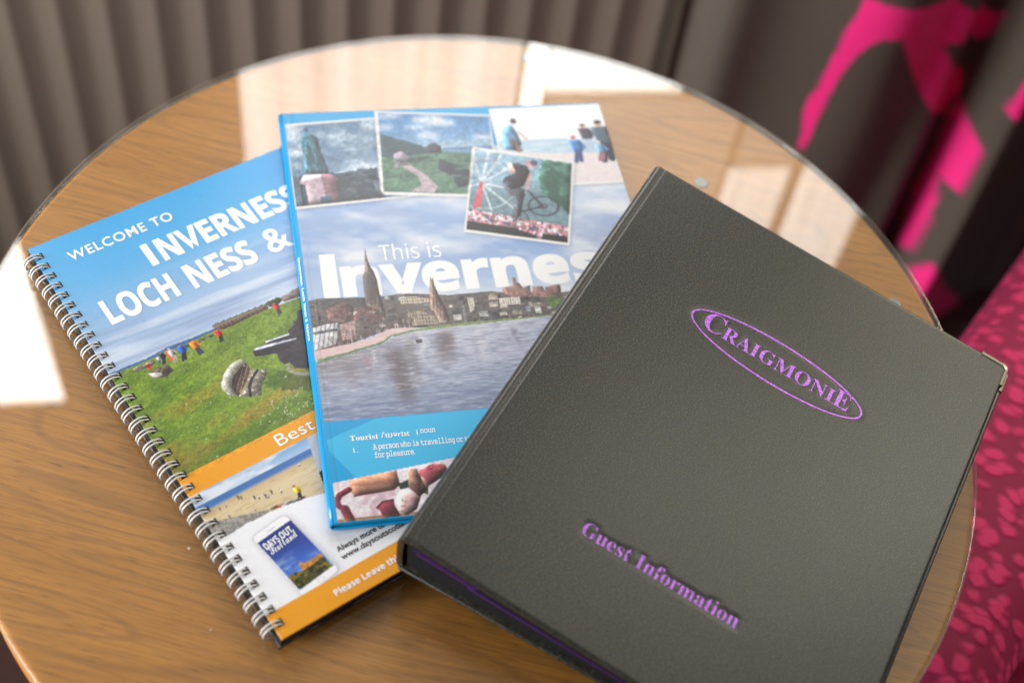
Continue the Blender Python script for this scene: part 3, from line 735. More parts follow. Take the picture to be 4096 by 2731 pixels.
# chair's own axes: y along the arm, x away from the table
cushion('arm', -0.055, 0.10, -0.30, 0.40, 0.10, 0.58, 0.05)
cushion('seat', 0.105, 0.62, -0.26, 0.32, 0.16, 0.42, 0.05)
cushion('backrest', 0.105, 0.62, 0.325, 0.47, 0.16, 0.86, 0.055)
cushion('arm', 0.625, 0.78, -0.30, 0.40, 0.10, 0.58, 0.05)
m_leg = material('dark_wood_leg', (0.05, 0.025, 0.015, 1), 0.4)
for x, y in ((0.0, -0.25), (0.72, -0.25), (0.0, 0.35), (0.72, 0.35)):
    mb = MB(); mb.lathe([(0.0005, 0), (0.013, 0), (0.022, 0.1), (0.0005, 0.1)], 14, x, y); mb.build('leg', m_leg, chair)

# ------------------------------------------------------------------ round table
TC = (-0.0146, 0.4608)
tab = thing('round_table', 'round oak veneered table with a clear glass plate on top', 'table', Matrix.Translation((TC[0], TC[1], -0.70)))
Z0 = 0.70
mb = MB(); mb.lathe([(0.00001, Z0-0.0048), (0.2930, Z0-0.0048), (0.2950, Z0-0.0056), (0.2960, Z0-0.0080), (0.2960, Z0-0.027), (0.293, Z0-0.031), (0.00001, Z0-0.031)], 200)
o = mb.build('wooden_top', m_wood, tab, True)
for p in o.data.polygons: p.use_smooth = abs(p.normal.z) < 0.97
e = o.modifiers.new('edges', 'EDGE_SPLIT'); e.split_angle = 0.6
R = 0.296
mb = MB(); prof = [(0.00001, Z0), (R-0.0016, Z0)] + [(R-0.0016+0.0016*math.sin(a), Z0-0.0016+0.0016*math.cos(a)) for a in (0.5, 1.0, 1.45)] + \
    [(R, Z0-0.0020), (R, Z0-0.0024)] + [(R-0.0016+0.0016*math.cos(a), Z0-0.0024-0.0016*math.sin(a)) for a in (0.5, 1.0, 1.5)] + [(0.00001, Z0-0.0040)]
mb.lathe(prof, 220)
gp = mb.build('glass_plate', [m_glass, m_glass_edge], tab, True)
for p in gp.data.polygons:
    c_ = p.center
    if abs(p.normal.z) < 0.97: p.material_index = 1
    else: p.use_smooth = False
e = gp.modifiers.new('edges', 'EDGE_SPLIT'); e.split_angle = 0.5
for x, y in BUMPERS:
    mb = MB(); mb.lathe([(0.00001, Z0-0.0041), (0.0036, Z0-0.0041), (0.0048, Z0-0.0043), (0.0050, Z0-0.00475), (0.00001, Z0-0.00475)], 28, x - TC[0], y - TC[1])
    mb.build('bumper', m_bumper, tab, True)
m_steel = material('brushed_steel', (0.45, 0.45, 0.45, 1), 0.3, Metallic=1.0)
mb = MB(); mb.lathe([(0.00001, Z0-0.032), (0.03, Z0-0.032), (0.03, 0.02), (0.00001, 0.02)], 40); mb.build('column', m_steel, tab, True)
mb = MB(); mb.lathe([(0.00001, 0.019), (0.03, 0.019), (0.20, 0.010), (0.205, 0.0), (0.00001, 0.0)], 60); mb.build('base', m_steel, tab, True)

# ------------------------------------------------------------------ wire-bound booklet (A4)
bk = thing('wire_bound_booklet', 'wire-bound visitor booklet with a golf links photo and orange bands on its cover', 'booklet', frame(*BOOKLET))
c = Canvas(210, 297, 0.5, 3); c.gain = 0.86
one = np.ones((c.ny, c.nx))
def lerp(y, stops):
    ys = [s_[0] for s_ in stops]
    return np.stack([np.interp(y, ys, [s_[1][k] for s_ in stops]) for k in range(3)], -1)
sky = lerp(c.Y, [(0, (70, 170, 228)), (38, (92, 176, 230)), (60, (126, 182, 228)), (82, (160, 190, 224)), (100, (182, 203, 228)), (125, (206, 219, 232))])
c.put(one, sky)
st = c.fbm(55, 7, 4, 0.06)
c.put(np.clip((st - 0.52) * 4, 0, 1) * np.clip((c.Y - 50) / 40, 0, 1), (222, 230, 240), 0.75)
st = c.fbm(70, 6, 4, 0.06)
c.put(np.clip((st - 0.5) * 4, 0, 1) * np.clip((c.Y - 60) / 30, 0, 1), (128, 150, 192), 0.55)
c.put(np.clip((c.Y - 104) / 12, 0, 1) * np.clip((c.X - 20) / 60, 0, 1), (226, 234, 240), 0.6)
c.poly(A['sea'], (66, 104, 156)); c.put(c.mask(A['sea']) * (c.fbm(14, 1.2, 2) > 0.58), (104, 138, 178), 0.6)
gr = A['grass'] + [(215, 190), (-5, 190), (-5, A['grass'][0][1])]
gm = c.mask(gr)
g1 = c.fbm(16, 6, 4, -0.15); g2 = c.fbm(34, 10, 3, -0.2); g3 = c.fbm(2.2, 1.6, 3); g4 = c.vn(1.0, 0.9)
c.put(gm, (122, 152, 46))
c.put(gm * np.clip((g1 - 0.48) * 4, 0, 1), (84, 118, 34), 0.7)
c.put(gm * np.clip((g2 - 0.52) * 5, 0, 1) * np.clip((c.Y - 128) / 25, 0.15, 1), (164, 136, 52), 0.75)
c.put(gm * np.clip((g3 - 0.5) * 3, 0, 1), (74, 102, 30), 0.5)
c.put(gm * np.clip((g4 - 0.6) * 3, 0, 1), (168, 180, 84), 0.35)
c.put(gm * np.clip((c.Y - 168) / 20, 0, 1), (58, 84, 26), 0.35)
c.poly(A['shade'], warp=3, col=(42, 74, 20), a=0.55)
# buildings behind the links
c.poly(A['row'], (112, 88, 72)); rm = c.mask(A['row'])
c.put(rm * ((c.X % 2.6) < 1.1) * (c.vn(1.3, 1.3) > 0.35), (74, 56, 48), 0.7)
for k in range(26):
    f_ = k / 25; x = A['row'][0][0] + (A['row'][3][0] - A['row'][0][0]) * f_; y = A['row'][0][1] + (A['row'][3][1] - A['row'][0][1]) * f_
    c.poly([(x - 1.2, y + 0.9), (x - 0.5, y - 0.7 - (k % 3) * 0.3), (x + 0.5, y - 0.7 - (k % 3) * 0.3), (x + 1.2, y + 0.9)], (98, 98, 84))
c.poly(A['row2'], warp=0.6, col=(110, 92, 82)); rm = c.mask(A['row2']); c.put(rm * (c.vn(1.5, 1.4) > 0.5), (150, 136, 124), 0.5)
c.poly(A['trees'], warp=1.2, col=(36, 54, 34)); c.put(c.mask(A['trees']) * (c.vn(1, 1) > 0.6), (64, 84, 52), 0.6)
c.poly(A['stones'], warp=0.6, col=(112, 112, 92)); c.put(c.mask(A['stones']) * (c.vn(2, 1.5) > 0.5), (60, 64, 54), 0.8)
def person(p, coat, legs=(34, 36, 52), crouch=False, cv=None, hair=(70, 50, 40)):
    cv = cv or c
    (hx, hy), (fx, fy) = p; H = max(fy - hy, 2.0); w_ = H * 0.17
    if not crouch:
        cv.put(cv.smask([(hx + 0.02 * H, hy + H * 0.5), (fx - w_ * 0.5, fy)], H * 0.13), legs)
        cv.put(cv.smask([(hx + 0.1 * H, hy + H * 0.5), (fx + w_ * 0.4, fy - H * 0.03)], H * 0.13), legs)
    cv.poly([(hx - w_, hy + H * 0.14), (hx + w_ * 0.9, hy + H * 0.12), (hx + w_ * 1.3, hy + H * (0.56 if not crouch else 0.95)), (hx - w_ * 0.7, hy + H * (0.58 if not crouch else 0.95))], coat)
    cv.put(cv.smask([(hx + w_ * 0.9, hy + H * 0.2), (hx + w_ * 1.6, hy + H * 0.45)], H * 0.09), coat)
    bm_ = cv.mask([(hx - w_, hy + H * 0.14), (hx + w_ * 0.9, hy + H * 0.12), (hx + w_ * 1.3, hy + H * 0.56), (hx - w_ * 0.7, hy + H * 0.58)]); cv.form(bm_, 0.9, 2, 1.0, 0.5)
    cv.put(cv.emask(hx, hy + H * 0.05, H * 0.075, H * 0.085), (206, 160, 138)); cv.put(cv.emask(hx, hy + H * 0.01, H * 0.075, H * 0.05), hair)
c.poly(A['rock2'], warp=0.8, col=(110, 104, 92)); c.put(c.mask(A['rock2']) * (c.vn(1.6, 1.2) > 0.5), (176, 172, 160), 0.6)
c.poly(A['rock3'], warp=0.8, col=(104, 92, 80), a=0.8)
c.poly(A['rock'], warp=0.7, col=(108, 96, 86)); rm = c.mask(A['rock']); c.put(rm * (c.vn(1.5, 1.0) > 0.55), (66, 56, 50), 0.7)
c.poly(A['rockwhite'], warp=0.6, col=(206, 204, 198), a=0.9)
person(A['person_pink'], (206, 186, 190), (74, 92, 120)); person(A['person_black'], (32, 30, 36)); person(A['person_orange2'], (234, 92, 30), (234, 92, 30))
person(A['person_grey'], (188, 184, 182), (164, 156, 144), hair=(220, 218, 214)); person(A['person_blue'], (34, 84, 196), (28, 30, 44)); person(A['person_orange'], (238, 120, 26), (38, 52, 88))
person(A['person_red'], (210, 30, 34), (30, 28, 34)); person(A['person_far'], (206, 46, 54), (46, 56, 78)); person(A['person_crouch'], (204, 28, 36), crouch=True, hair=(226, 222, 220))
# sunken stone wall
c.poly(A['arc'], warp=0.6, col=(172, 170, 158)); am = c.mask(A['arc']); c.put(am * (c.vn(1.2, 1.2) > 0.55), (216, 216, 208), 0.5); c.put(am * (c.vn(1.0, 1.4) > 0.70), (128, 124, 108), 0.6)
c.poly(A['brick'], (60, 46, 42)); bmk = c.mask(A['brick']); c.put(bmk * ((c.vn(1.4, 0.9) > 0.55)), (110, 82, 70), 0.6)
c.put(bmk * (((c.X + 0.9 * c.Y) % 3.0) < 0.5), (150, 140, 120), 0.7)
c.poly(A['block'], warp=0.4, col=(122, 114, 94)); bmk = c.mask(A['block']); c.put(bmk * (c.vn(2, 2) > 0.6), (158, 154, 136), 0.6); c.put(bmk * (c.vn(1.2, 1) > 0.8), (220, 220, 214), 0.8)
c.put(c.smask(A['pipe'], 1.6), (30, 32, 40))
c.put(c.smask(A['ring'], 2.2), (150, 150, 130), 0.9)
c.poly(A['cannon'], (34, 29, 40)); cm = c.mask(A['cannon']); c.put(cm * np.clip((c.fbm(5, 3, 3) - 0.55) * 4, 0, 1), (70, 62, 74), 0.7)
c.poly(A['bar1'], (190, 196, 210)); c.poly(A['bar2'], (172, 178, 192))
fm = c.mask(A['flowers'])
rr = random.Random(5)
for k in range(420):
    x = rr.uniform(20, 100); y = rr.uniform(140, 187)
    i = int(x / c.d); j = int(y / c.d)
    if gm[j, i] > 0.5 and (fm[j, i] > 0.5 or rr.random() < 0.05) and rr.random() < 0.75:
        r_ = rr.uniform(0.2, 0.45); s_ = (slice(max(0, j-3), j+4), slice(max(0, i-3), i+4))
        q = np.clip((r_ - np.hypot(c.X[s_] - x, c.Y[s_] - y)) / c.d + 0.5, 0, 1)[..., None]
        c.c[s_] = c.c[s_] * (1 - q) + np.array([0.88, 0.88, 0.84]) * q
for k_ in ('rock', 'rock2', 'arc', 'block', 'trees', 'cannon', 'row', 'row2'): c.form(c.mask(A[k_]), 0.5, 3)
c.form(c.mask(A['brick']), -0.5, 3)
c.tex(gm, 0.16, 1.6, 1.0); c.tex(c.mask(A['cannon']), 0.5, 4, 2)
# bands, beach picture, white foot
ORANGE = (240, 162, 32)
c.put(((c.Y > 187.1) & (c.Y < 200.6)).astype(float), ORANGE)
low = (c.Y >= 200.6).astype(float)
c.put(low, (246, 247, 251))
bc = A['beach_curve']
edge = np.interp(c.Y, [200, 236, 300], [71.5, 62.5, 50])
curve = np.interp(c.X, [p[0] for p in bc], [p[1] for p in bc], left=231)
pm = low * (c.X < edge) * (c.Y < np.where(c.X < 64, curve, 236.3))
pm2 = low * (c.X >= edge) * (c.Y < 237 - (c.X - 62) * 0.05) * (c.X < 140)
c.put(pm, lerp(c.Y, [(200, (120, 168, 218)), (211, (196, 214, 232))]))
c.put(pm * np.clip((c.fbm(14, 5, 4) - 0.46) * 4, 0, 1), (236, 240, 246), 0.85)
c.put(pm * np.clip((c.Y - 207.5) / 0.6, 0, 1) * (c.Y < 213), (70, 116, 180)); c.put(pm * np.clip((c.Y - 211) / 1.0, 0, 1), (132, 156, 186), 0.8)
c.put(pm * np.clip((c.Y - 212.2) / 0.8, 0, 1), lerp(c.Y, [(212, (204, 178, 136)), (219, (226, 206, 166)), (236, (214, 194, 156))]))
c.put(pm * np.clip((c.fbm(6, 0.9, 3) - 0.52) * 4, 0, 1) * (c.Y > 213), (186, 162, 122), 0.5)
pb = c.mask(A['pebble']); c.put(pm * pb, (170, 166, 160)); c.put(pm * pb * (c.vn(0.9, 0.9) > 0.5), (120, 118, 114), 0.7)
person(A['guy'], (236, 196, 20), (34, 34, 40))
for k, (x, y) in enumerate(A['dots']):
    person([(x, y - 2.6 + 0.6 * (k > 6)), (x, y)], [(70, 76, 96), (230, 228, 226), (52, 62, 110), (206, 206, 214), (60, 56, 66), (236, 236, 240), (90, 80, 76)][k % 7], (40, 40, 54))
for k, (x, y) in enumerate(A['towels']):
    c.put(c.emask(x, y, 2.4, 0.7), [(30, 40, 34), (200, 40, 46), (226, 228, 232), (60, 96, 124), (52, 110, 120), (30, 32, 40)][k])
    c.put(c.emask(x - 0.7, y - 0.5, 0.6, 0.5), (190, 140, 116))
c.put(pm2, (196, 200, 208)); c.put(pm2 * np.clip((c.fbm(14, 9, 4) - 0.45) * 4, 0, 1), (150, 156, 170), 0.8)
c.poly(A['dark2'], warp=0.6, col=(38, 46, 50), a=1, clip=pm2)
# phone in the white foot
def rpoly(p, r):
    out = []
    for i in range(len(p)):
        a = Vector(p[i-1]); b_ = Vector(p[i]); d_ = Vector(p[(i+1) % len(p)])
        e1 = b_ + (a - b_).normalized() * r; e2 = b_ + (d_ - b_).normalized() * r
        for q in range(7):
            s_ = q / 6; out.append(tuple(e1 * (1-s_)**2 + b_ * 2*s_*(1-s_) + e2 * s_**2))
    return out
ph = rpoly([(15.0, 238.6), (37.0, 235.6), (44.6, 279.6), (20.6, 283.6)], 3.2)
sh = c.mask([(x + 1.0, y + 0.8) for x, y in ph]); c.put(blur(sh, 4), (176, 178, 190), 0.8)
c.poly(ph, (196, 198, 206)); c.poly([(29.5 + (x - 29.5) * 0.972, 259.5 + (y - 259.5) * 0.982) for x, y in ph], (250, 250, 252))
c.put(c.smask([(24.3, 240.4), (28.6, 239.8)], 0.6), (196, 198, 204))
c.put(c.emask(33.6, 279.0, 2.2, 1.5), (205, 206, 212)); c.put(c.emask(33.6, 279.0, 1.8, 1.15), (250, 250, 252))
scr = [(16.5, 243.4), (37.8, 240.6), (43.2, 275.4), (21.1, 278.4)]
sm = c.mask(scr)
c.put(sm, lerp(c.Y, [(240, (38, 52, 124)), (255, (44, 72, 160)), (264, (62, 106, 200)), (272, (90, 140, 216))]))
c.put(sm * np.clip((c.fbm(9, 4, 4) - 0.52) * 5, 0, 1) * np.clip((c.Y - 255) / 6, 0, 1), (196, 212, 238), 0.6)
c.poly(A['castle'], warp=0.3, col=(214, 150, 62), a=1, clip=sm); c.put(c.mask(A['castle']) * sm * (c.vn(1.2, 1.6) > 0.55), (160, 100, 40), 0.6)
c.poly(A['hill'], warp=0.7, col=(70, 74, 26), a=1, clip=sm); hm = c.mask(A['hill']) * sm; c.put(hm * np.clip((c.fbm(4, 2.5, 3) - 0.48) * 5, 0, 1), (166, 132, 40), 0.7); c.put(hm * (c.vn(1.5, 1.2) > 0.6), (30, 38, 22), 0.8)
c.put((c.Y > 281.2).astype(float), ORANGE)
c.c *= (1 + gm[...] * (0.2 * (c.fbm(3.0, 2.4, 3) - 0.5) + 0.2 * (c.vn(0.7, 0.6) - 0.5)) + 0.03 * (c.vn(0.6, 0.6) - 0.5))[..., None]
# slots for the wire
PV = [8.8 + 8.467 * k for k in range(34)]
cxq = (c.X[:-1, :-1] + c.X[1:, 1:]) / 2; cyq = (c.Y[:-1, :-1] + c.Y[1:, 1:]) / 2
hole = np.zeros(cxq.shape, bool)
for v_ in PV: hole |= (abs(cyq - v_) < 2.15) & (cxq > 1.8) & (cxq < 5.6)
fc = sheet('front_cover', c, m_print, bk, keep=~hole, thick=0.00035)
L = lambda *a, **k: lettering(*a, **k)
L('WELCOME TO', 17.6, 21.4, 84.4, 7.2, m_ink_white, fc, offset=0.012, space=1.12)
L('l', 56.4, 48.9, 60.8, 18.4, m_ink_lettering, fc, 'bold', ref='l')
L('NVERNESS', 64.6, 48.9, 160.0, 18.4, m_ink_lettering, fc, 'bold', offset=0.018, space=0.96)
L('LOCH', 16.7, 76.6, 60.8, 19.2, m_ink_lettering, fc, 'bold', offset=0.018, space=0.96)
L('NESS', 69.6, 76.8, 113.2, 19.2, m_ink_lettering, fc, 'bold', offset=0.018, space=0.96)
L('&', 121.5, 76.3, 137.5, 19.2, m_ink_lettering, fc, 'bold', offset=0.012, ref='&')
L('Best', 56.0, 198.0, 79.0, 7.6, m_ink_white, fc, offset=-0.004)
L('Always more to', 48.9, 270.6, 78.0, 3.5, m_ink_black, fc, offset=0.018)
L('www.daysoutscotland', 48.6, 275.6, 91.5, 3.5, m_ink_black, fc, offset=0.018)
L('Please Leave this', 35.1, 291.3, 75.5, 3.6, m_ink_white, fc, 'bold')
L('DAYS OUT', 18.7, 249.7, 36.0, 4.2, m_ink_white, fc, 'bold', rot=0.135, space=0.95)
L('Scotland', 19.6, 253.6, 37.2, 4.6, m_ink_white, fc, 'script', rot=0.165, ref='d')

# pages, punched like the cover
def page(k, n, mat):
    mb = MB(); TOP, BOT = -0.0005, -0.0093
    z1 = TOP + (BOT - TOP) * k / n; z0 = TOP + (BOT - TOP) * (k + 0.93) / n
    rr = random.Random(k * 7 + 1)
    sx = -0.0016 * (k + 1) / n + rr.uniform(-0.0002, 0.0002); sy = rr.uniform(-0.0006, 0.0004); x1 = 0.2088 + rr.uniform(-0.0006, 0.0006)
    b0 = -0.297 - sy
    def slab(xa, xb, ya, yb):
        q = lambda x: 1 - 0.25 * max(0, x) / 0.21         # squeezed thinner towards the open side
        b = len(mb.v)
        mb.v += [(xa,ya,z0*q(xa)),(xb,ya,z0*q(xb)),(xb,yb,z0*q(xb)),(xa,yb,z0*q(xa)),(xa,ya,z1*q(xa)),(xb,ya,z1*q(xb)),(xb,yb,z1*q(xb)),(xa,yb,z1*q(xa))]
        mb.f += [tuple(b+i for i in f_) for f_ in ((3,2,1,0),(4,5,6,7),(0,1,5,4),(1,2,6,5),(2,3,7,6),(3,0,4,7))]
    slab(0.0056, x1, b0, sy)
    slab(sx, 0.0018, b0, sy)
    ys = [sy] + [y for v_ in PV for y in (-(v_ - 2.15) / 1000, -(v_ + 2.15) / 1000)] + [b0]
    for a, b_ in zip(ys[0::2], ys[1::2]): slab(0.0018, 0.0056, b_, a)
    return mb.build('page', mat, bk)
NP = 11
for k in range(NP): page(k, NP, pages[k])
# twin wire loops
mb = MB()
for s_ in (-1, 1):
    path = []
    for q in range(31):
        w_ = math.radians(-72 + q * (324 / 30.0))
        path.append((-0.0003 + 0.0060 * math.cos(w_), s_ * 0.00115 + 0.0002 * math.sin(w_), -0.0039 + 0.0054 * math.sin(w_)))
    mb.tube(path, 0.00050, 8)
loop = mb.build('wire_loop', m_wire, bk, True)
for k, v_ in enumerate(PV):
    o = loop if k == 0 else loop.copy()
    if k: link(o, bk)
    o.location = (0, -v_ / 1000, 0)
    o.rotation_euler = (random.Random(k).uniform(-0.03, 0.03), random.Random(k + 50).uniform(-0.02, 0.02), random.Random(k + 90).uniform(-0.04, 0.04))

# ------------------------------------------------------------------ hardback book (A4)
bo = thing('hardback_book', 'cyan hardback town guide with a riverside photo on its cover, lying across the booklet', 'book', frame(*BOOK))
c = Canvas(216, 305, 0.45, 11); c.gain = 0.86
one = np.ones((c.ny, c.nx))
CY = (10, 160, 218)
c.put(one, CY)
main = ((c.X > 1.4) & (c.Y > 36) & (c.Y < 241.2)).astype(float)
c.put(main, lerp(c.Y, [(40, (112, 152, 212)), (90, (150, 178, 216)), (120, (134, 164, 210)), (150, (168, 190, 218))]))
c.put(main * np.clip((c.fbm(46, 22, 5, 0.1) - 0.34) * 4, 0, 1), (228, 231, 234), 0.9)
c.put(main * np.clip((c.fbm(34, 12, 5, 0.1) - 0.50) * 4, 0, 1), (148, 168, 206), 0.7)
# "This is" and the title, with the town standing in front of the letters
c.poly([(11.2, 121.6), (20.6, 121.8), (20.4, 155.2), (11.0, 155.0)], (240, 241, 240))
W1 = lettering('nverne', 22.6, 155.2, 163.2, 23.2, None, None, 'bold', offset=0.026, space=0.98, ref='x', mm_only=True)
c.text(W1, (240, 241, 240)); bpy.data.meshes.remove(W1)
W1 = lettering('ss', 165.0, 155.2, 208, 23.2, None, None, 'bold', offset=0.026, space=0.98, ref='x', mm_only=True)
c.text(W1, (240, 241, 240)); bpy.data.meshes.remove(W1)
tm = c.mask(A['town']) * (c.X > 1.4)
c.put(tm, (98, 92, 90))
rr = random.Random(21)
PAL = [(176, 166, 150), (84, 84, 90), (214, 208, 196), (112, 98, 90), (56, 58, 64), (136, 122, 114), (232, 230, 226), (96, 94, 94), (76, 70, 68), (62, 64, 72), (150, 160, 172), (48, 48, 54)]
for k in range(330):
    x = rr.uniform(2, 212); y = rr.uniform(146, 190); w_ = rr.uniform(1.6, 6); h_ = rr.uniform(1.2, 4.4); col = rr.choice(PAL); f_ = rr.uniform(0.8, 1.1); s_ = -0.03
    c.poly([(x, y), (x + w_, y + s_ * w_), (x + w_, y + h_), (x, y + h_)], [v * f_ for v in col], 0.85, tm)
    if rr.random() < 0.5: c.poly([(x - 0.3, y), (x + w_ * 0.5, y - rr.uniform(0.8, 2)), (x + w_ + 0.3, y)], [v * 0.6 for v in col], 0.85, tm)
    if w_ > 3:
        for q in range(int(w_ / 0.9)): c.poly([(x + 0.3 + q * 0.9, y + 0.5), (x + 0.7 + q * 0.9, y + 0.5), (x + 0.7 + q * 0.9, y + 1.3), (x + 0.3 + q * 0.9, y + 1.3)], (52, 50, 54), 0.7, tm)
c.put(tm * np.clip((c.Y - 176) / 10, 0, 1) * np.clip((60 - c.X) / 30, 0, 1) * (c.vn(1.2, 2.0) > 0.5), (112, 82, 74), 0.6)
c.poly(A['roof'], (74, 76, 76)); c.put(c.mask(A['roof']) * (c.vn(3, 1) > 0.5), (94, 96, 94), 0.4)
c.poly(A['cream'], (190, 178, 158)); c.put(c.mask(A['cream']) * ((c.X % 1.6) < 0.8) * ((c.Y % 2.4) < 1.2), (90, 84, 80), 0.8)
c.poly(A['cream2'], (150, 138, 120)); c.put(c.mask(A['cream2']) * ((c.X % 1.8) < 0.8) * ((c.Y % 2.6) < 1.4), (60, 56, 54), 0.8)
c.poly(A['white1'], (224, 220, 210)); c.put(c.mask(A['white1']) * ((c.X % 1.5) < 0.6) * ((c.Y % 2.2) < 1.1), (120, 112, 108), 0.8)
c.poly(A['white2'], (200, 194, 182)); c.poly(A['green'], warp=1.0, col=(96, 122, 70))
c.poly(A['pink1'], (168, 142, 142)); c.poly(A['white3'], (206, 206, 208))
wm = c.mask(A['white3']); c.put(wm * (((c.X + 0.2 * c.Y) % 2.6) < 0.9), (120, 118, 126), 0.6); c.put(wm * (abs(c.Y - 180.5 + 0.12 * c.X) < 0.9), (70, 72, 80), 0.8)
c.poly(A['castle2'], warp=0.3, col=(152, 120, 112)); cm = c.mask(A['castle2']); c.put(cm * (c.vn(1.6, 3.0) > 0.5), (118, 88, 84), 0.6)
for nm, col, dk in (('spire1', (112, 102, 96), (70, 64, 64)), ('spire2', (126, 104, 94), (82, 68, 64))):
    c.poly(A[nm], col); m_ = c.mask(A[nm]); c.put(m_ * ((c.X + 0.15 * c.Y) % 2.2 < 0.9), dk, 0.6); c.put(m_ * (c.vn(0.8, 2.2) > 0.62), (160, 146, 134), 0.5)
c.poly(A['spire1dk'], (64, 58, 58), 0.75)
for nm in ('btree', 'btree2'):
    m_ = c.mask(A[nm]); c.put(m_ * (c.fbm(2.5, 2.5, 3) > 0.40), (128, 92, 88), 0.75); c.put(m_ * (c.vn(0.7, 0.7) > 0.62), (84, 60, 58), 0.7)
for k in range(26):
    x = 14 + k * 1.9 + rr.uniform(-.6, .6); y = np.interp(x, [8, 30, 50, 66], [198, 192, 184, 181]); c.put(c.smask([(x, y), (x - 0.4, y - rr.uniform(4, 9))], 0.32), (226, 220, 216) if k % 3 else (60, 46, 44), 0.9)
    if k % 3 == 0:
        for q in range(5): c.put(c.smask([(x - 0.3, y - 5), (x + rr.uniform(-4, 4), y - rr.uniform(8, 15))], 0.3), (72, 52, 50), 0.8)
c.poly(A['wall'], (214, 186, 184)); c.put(c.mask(A['wall']) * (c.vn(4, 1) > 0.5), (226, 204, 202), 0.5)
c.poly(A['post'], (128, 132, 138))
c.poly([(24, 193.4), (25.6, 193.2), (25.8, 196), (24.2, 196.2)], (214, 60, 70))
bank = A['bank'][:10]
yb = np.interp(c.X, [p[0] for p in bank], [p[1] for p in bank])
wm = main * np.clip((c.Y - yb) / c.d, 0, 1)
c.put(wm, lerp(c.Y, [(180, (186, 190, 204)), (205, (170, 176, 196)), (225, (150, 162, 184)), (241, (128, 142, 170))]))
c.put(wm * np.clip((70 - c.X) / 60, 0, 1) * np.clip((222 - c.Y) / 20, 0, 1), (126, 112, 114), 0.7)
for (x0, y0), (x1, y1), w_, col, a in ((A['streaks'][0], A['streaks'][1], 9, (104, 86, 82), 0.8), (A['streaks'][2], A['streaks'][3], 1.3, (228, 220, 224), 0.7), (A['streaks'][4], A['streaks'][5], 3, (222, 222, 226), 0.5), (A['streaks'][6], A['streaks'][7], 5, (216, 212, 214), 0.5),
        ((47, 196), (50, 238), 10, (92, 78, 80), 0.75), ((56, 190), (58, 226), 5, (110, 96, 94), 0.5), ((30, 200), (31, 214), 1.2, (206, 90, 110), 0.6), ((118, 186), (122, 205), 3, (110, 106, 120), 0.5), ((150, 182), (154, 206), 7, (120, 112, 120), 0.45), ((72, 190), (74, 214), 6, (120, 110, 112), 0.4), ((20, 204), (22, 224), 8, (120, 104, 108), 0.4)):
    wob = (c.vn(50, 1.2) - 0.5) * 3.4
    xc = np.interp(c.Y, [y0, y1], [x0, x1]) + wob
    c.put(wm * np.clip(1 - (abs(c.X - xc) / (w_ * 0.75)) ** 2, 0, 1) * np.clip((y1 - c.Y) / 14, 0, 1) * np.clip((c.Y - y0 + 3) / 6, 0, 1), col, a)
rip = c.fbm(5, 0.75, 3); c.put(wm * np.clip((rip - 0.52) * 5, 0, 1), (92, 102, 130), 0.38); c.put(wm * np.clip((0.44 - rip) * 5, 0, 1), (226, 228, 236), 0.35)
c.put(wm * np.clip((c.fbm(30, 2.2, 3) - 0.55) * 5, 0, 1) * np.clip((c.Y - 215) / 20, 0, 1), (88, 102, 152), 0.4)
c.poly(A['bank'], warp=0.7, col=(110, 140, 96)); c.put(c.mask(A['bank']) * (c.X > 60), (150, 160, 84), 0.6); c.put(c.mask(A['bank']) * (c.vn(1, 1) > 0.6), (84, 120, 104), 0.6)
c.poly([(60, 190), (64, 189.6), (64, 192.4), (60.4, 192.6)], (70, 66, 70))
# four snapshots along the top
BORD = (232, 230, 226)
def snap(o_, i_):
    m_ = c.mask([(x + 0.7, y + 1.2) for x, y in A[o_]]); c.put(blur(m_, 3), (60, 80, 110), 0.35)
    c.poly(A[o_], BORD); return c.mask(A[i_])
m1 = snap('p1', 'p1in')
c.put(m1, (92, 128, 158)); c.put(m1 * np.clip((c.fbm(22, 14, 5) - 0.40) * 4, 0, 1), (214, 226, 234), 0.95); c.put(m1 * np.clip((c.fbm(16, 8, 4) - 0.5) * 4, 0, 1), (94, 126, 152), 0.6)
c.poly(A['p1trees'], warp=1.6, col=(46, 66, 78), a=1, clip=m1); tr_ = c.mask(A['p1trees']) * m1; c.put(tr_ * np.clip((c.fbm(5, 4, 3) - 0.48) * 5, 0, 1), (108, 128, 132), 0.6); c.poly(A['p1water'], (140, 164, 190), 1, m1)
c.poly(A['statue'], warp=0.5, col=(34, 80, 98)); sm = c.mask(A['statue']); c.put(sm * (c.fbm(1.6, 7, 3) > 0.5), (70, 128, 142), 0.75); x, y = A['statue'][1]; c.put(c.emask(x - 0.3, y + 0.6, 1.7, 2.4), (38, 84, 100))
c.poly(A['ped'], (146, 110, 122)); c.put(c.mask(A['ped']) * (c.vn(5, 2) > 0.5), (112, 84, 98), 0.5); c.put(c.mask(A['ped']) * np.clip((c.X - np.interp(c.Y, [50, 80], [19, 21])) < 0, 0, 1), (206, 200, 210), 0.6); c.poly(A['pedblue'], (50, 100, 124))
m2 = snap('p2', 'p2in')
c.put(m2, lerp(c.Y, [(0, (58, 120, 178)), (25, (104, 152, 196)), (36, (160, 190, 208))]))
for k, (x, y) in enumerate(A['p2clouds']): c.put(m2 * blur(c.emask(x, y, [9, 12, 10, 6, 9, 8, 6][k], [2.5, 4, 3, 2.5, 2, 3, 2][k]), 4) * (0.5 + 0.5 * c.fbm(6, 4, 3)), (240, 240, 244), 1.0)
c.poly(A['p2hill'], warp=0.8, col=(54, 82, 90), a=1, clip=m2); c.poly(A['p2sea'], (96, 132, 166), 1, m2); c.poly(A['p2grass'], warp=0.5, col=(92, 132, 112), a=1, clip=m2)
